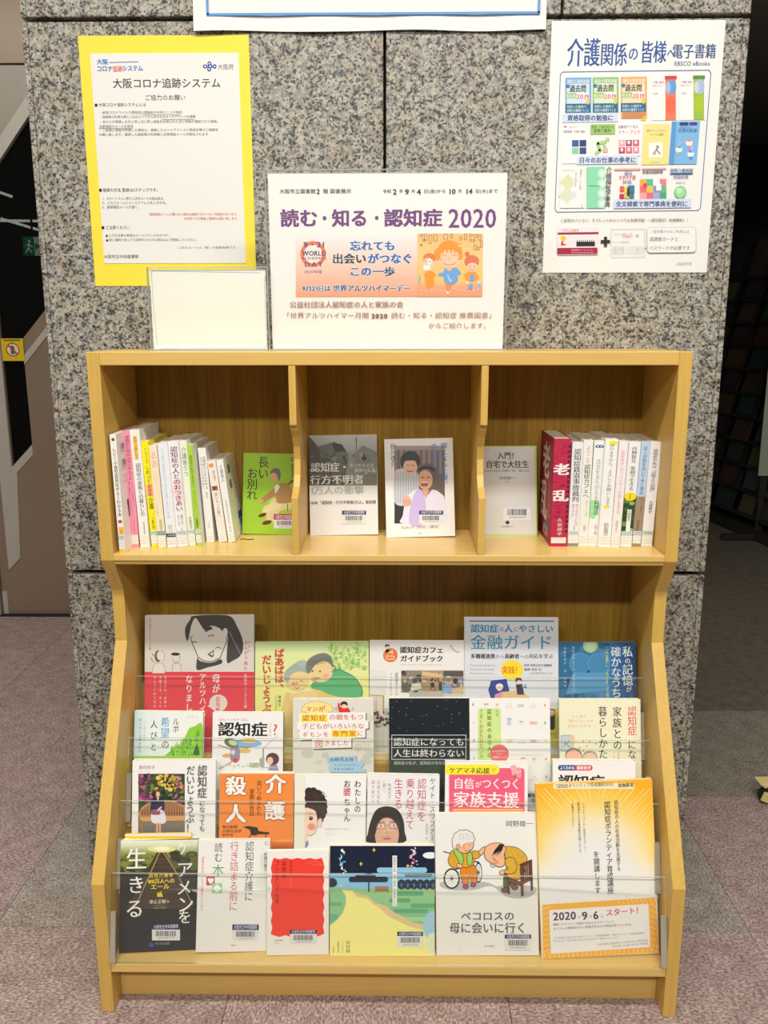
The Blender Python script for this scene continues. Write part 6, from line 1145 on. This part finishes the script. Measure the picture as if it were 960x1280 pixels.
# right bay
o = spine_book('r1', 'thick crimson book with two large white characters on spine and cover', GR, 'B02C4C', None, .128, call=False, sidec='8C1C30')
k = Ink((0, 0, 100, 0, 100, 1000, 0, 1000), POSE['r1'][6], POSE['r1'][7]); k.base('B82848'); rr = random.Random(31)
for i in range(60): x = rr.random()*90; y = rr.random()*880; k.rect(x, y, min(100, x+8+rr.random()*30), y+3+rr.random()*5, rr.choice(('A02040', 'C83C58', '8A1C38', 'D04C64')))
for y in range(60, 880, 46): k.rect(84, y, 98, y+22, '6A1430')
k.Vt('老', 50, 165, 400, 96, 'EFE6E4', .04); k.Vt('乱', 50, 405, 645, 96, 'EFE6E4', .04); k.Vt('久坂部羊', 52, 730, 900, 32, 'E8D4D4', .01); k.rect(4, 912, 92, 968, 'E4DCD4'); k.H('FクサカL', 20, 918, 70, 12, '888078'); k.build('spine_print', o)
k = Ink((0, 0, 130, 0, 130, 195, 0, 195), .128, POSE['r1'][7]); k.base('8E2034'); k.rect(60, 0, 130, 195, 'A02C44'); k.Vt('老', 62, 16, 82, 72, 'DCCFC6', .03); k.Vt('乱', 50, 88, 160, 72, 'DCCFC6', .03); k.Vt('久坂部羊の長編', 104, 80, 150, 9, 'C8A8A0'); k.rect(54, 164, 96, 170, '4A88B0'); k.rect(54, 170, 96, 184, 'C8C0BC'); k.rect(60, 172, 90, 182, '7A746C'); k.build('front_print', o, None, 'left')
spine_book('r2', 'white book with grey foot, right next to the crimson book', GR, 'E6E6E6', [('V', '認知症鉄道事故裁判', 52, 60, 570, 70, K, .014), ('V', '閉じ込めなければ', 70, 590, 800, 28, 'C05858', .008), ('V', '罪ですか？', 36, 590, 730, 28, 'C05858', .008), ('V', '高井隆一', 56, 800, 850, 14, '55554F'), ('R', 0, 945, 100, 1000, '8A8A84')], .128, lbl=(850, 'D0DCD8', '3A5458'))
spine_book('r3', 'cream white book with red then black title, third in the right bay', GR, 'E9E9DE', [('V', 'ようこそ', 52, 50, 220, 60, 'E08878', .01), ('V', '認知症カフェへ', 52, 225, 540, 72, K, .012), ('V', '未来をつくる場所', 66, 560, 720, 26, 'A8B878', .006), ('V', '武地一', 56, 800, 880, 34, '66665F', .006)], .128)
spine_book('r4', 'white book with a small blue infinity mark and green watercolour patch', GR, 'E9EAE4', [('E', 36, 52, 24, 14, '26408C'), ('E', 68, 52, 24, 14, '26408C'), ('E', 36, 52, 10, 6, 'E9EAE4'), ('E', 68, 52, 10, 6, 'E9EAE4'), ('V', '注文をまちがえる', 52, 170, 560, 50, '88887F', .004), ('P', [(0, 560), (60, 556), (90, 600), (70, 700), (40, 740), (0, 720)], 'A0DC9C'), ('V', '料理店', 62, 560, 700, 52, '3A5A38', .012), ('V', '小国士朗', 68, 780, 890, 34, '88887F', .004)], .128)
spine_book('r5', 'thicker white book with yellow marks at the top and middle of its spine', GR, 'ECECE8', [('E', 62, 36, 34, 22, 'F0E040'), ('V', 'ぼけますから、よろしくお願いします', 54, 40, 610, 38, '6A6A60', .006), ('E', 46, 620, 26, 18, 'F0DC40'), ('V', '信友直子', 56, 770, 900, 44, '44443F', .008)], .130)
spine_book('r6', 'white book with a long thin pink-red title, right bay', GR, 'EBE6E2', [('V', '若年性アルツハイマーの母と生きる', 52, 85, 680, 44, 'DC8488', .008), ('V', '岩佐まり', 50, 740, 860, 36, '88807A', .004)], .130)
spine_book('r7', 'white book whose lower spine shows green leaves and a yellow badge', GR, 'EAEAE8', [('V', '丹野智文', 52, 45, 200, 46, K, .014), ('V', '笑顔で生きる', 52, 230, 460, 46, K, .014), ('R', 0, 510, 100, 890, '2E4A28'), ('E', 20, 560, 26, 20, '5A8A40'), ('E', 70, 580, 24, 18, '88B468'), ('E', 30, 640, 22, 18, '486C38'), ('E', 20, 780, 24, 24, '6A9A50'), ('E', 80, 720, 20, 26, '3A6030'), ('E', 84, 840, 18, 20, '98BC70'), ('R', 38, 640, 74, 880, 'E8E8E4'), ('V', '丹野智文', 56, 650, 750, 28, K, .01), ('E', 50, 515, 50, 42, 'F2D820'), ('V', '認知症', 50, 490, 545, 18, '7A5A10', .006)], .130, lbl=(850, 'C8DCDC', '3A5458'))
spine_book('r8', 'book with a pale blue upper spine and brown photo lower spine', GR, 'B8D0EA', [('V', 'ぼくが前を向いて歩く理由', 52, 40, 500, 46, '3A4A5C', .01), ('R', 0, 515, 100, 1000, 'A08C70'), ('V', '事件、ピック病を超えて', 66, 530, 680, 24, '5A4A38', .006), ('V', '中村成信', 46, 740, 850, 36, '3A3028', .008)], .130, sidec='E4E8EA', lbl=(850, 'C8D8DC', '3A5458'))
spine_book('r9', 'white book with small black title at the right end of the right bay', GR, 'E9E8EA', [('V', '認知症の私は「記憶より記録」', 54, 70, 490, 42, K, .014), ('V', '大城勝史', 54, 560, 680, 36, K, .014)], .130, lbl=(850, 'B8D4D0', '2A4448'))

rb = empty('bookmark_ribbon', (-.276, .108, ZS)); tag(rb, 'thin brown ribbon lying on the shelf board beside the last leaning paperback', 'ribbon')
q = MB()
for i in range(8):
    x0_, x1_ = i*.0032, (i+1)*.0032; y0_, y1_ = .002*math.sin(i*.9), .002*math.sin((i+1)*.9); n_ = len(q.v)
    q.v += [(x0_, y0_, .0002), (x1_, y1_, .0002), (x1_, y1_+.003, .0012), (x0_, y0_+.003, .0012)]; q.f.append((n_, n_+1, n_+2, n_+3)); q.m.append(0)
q.build('ribbon', plain('ribbon_brown', '5A3A22', .7), rb)
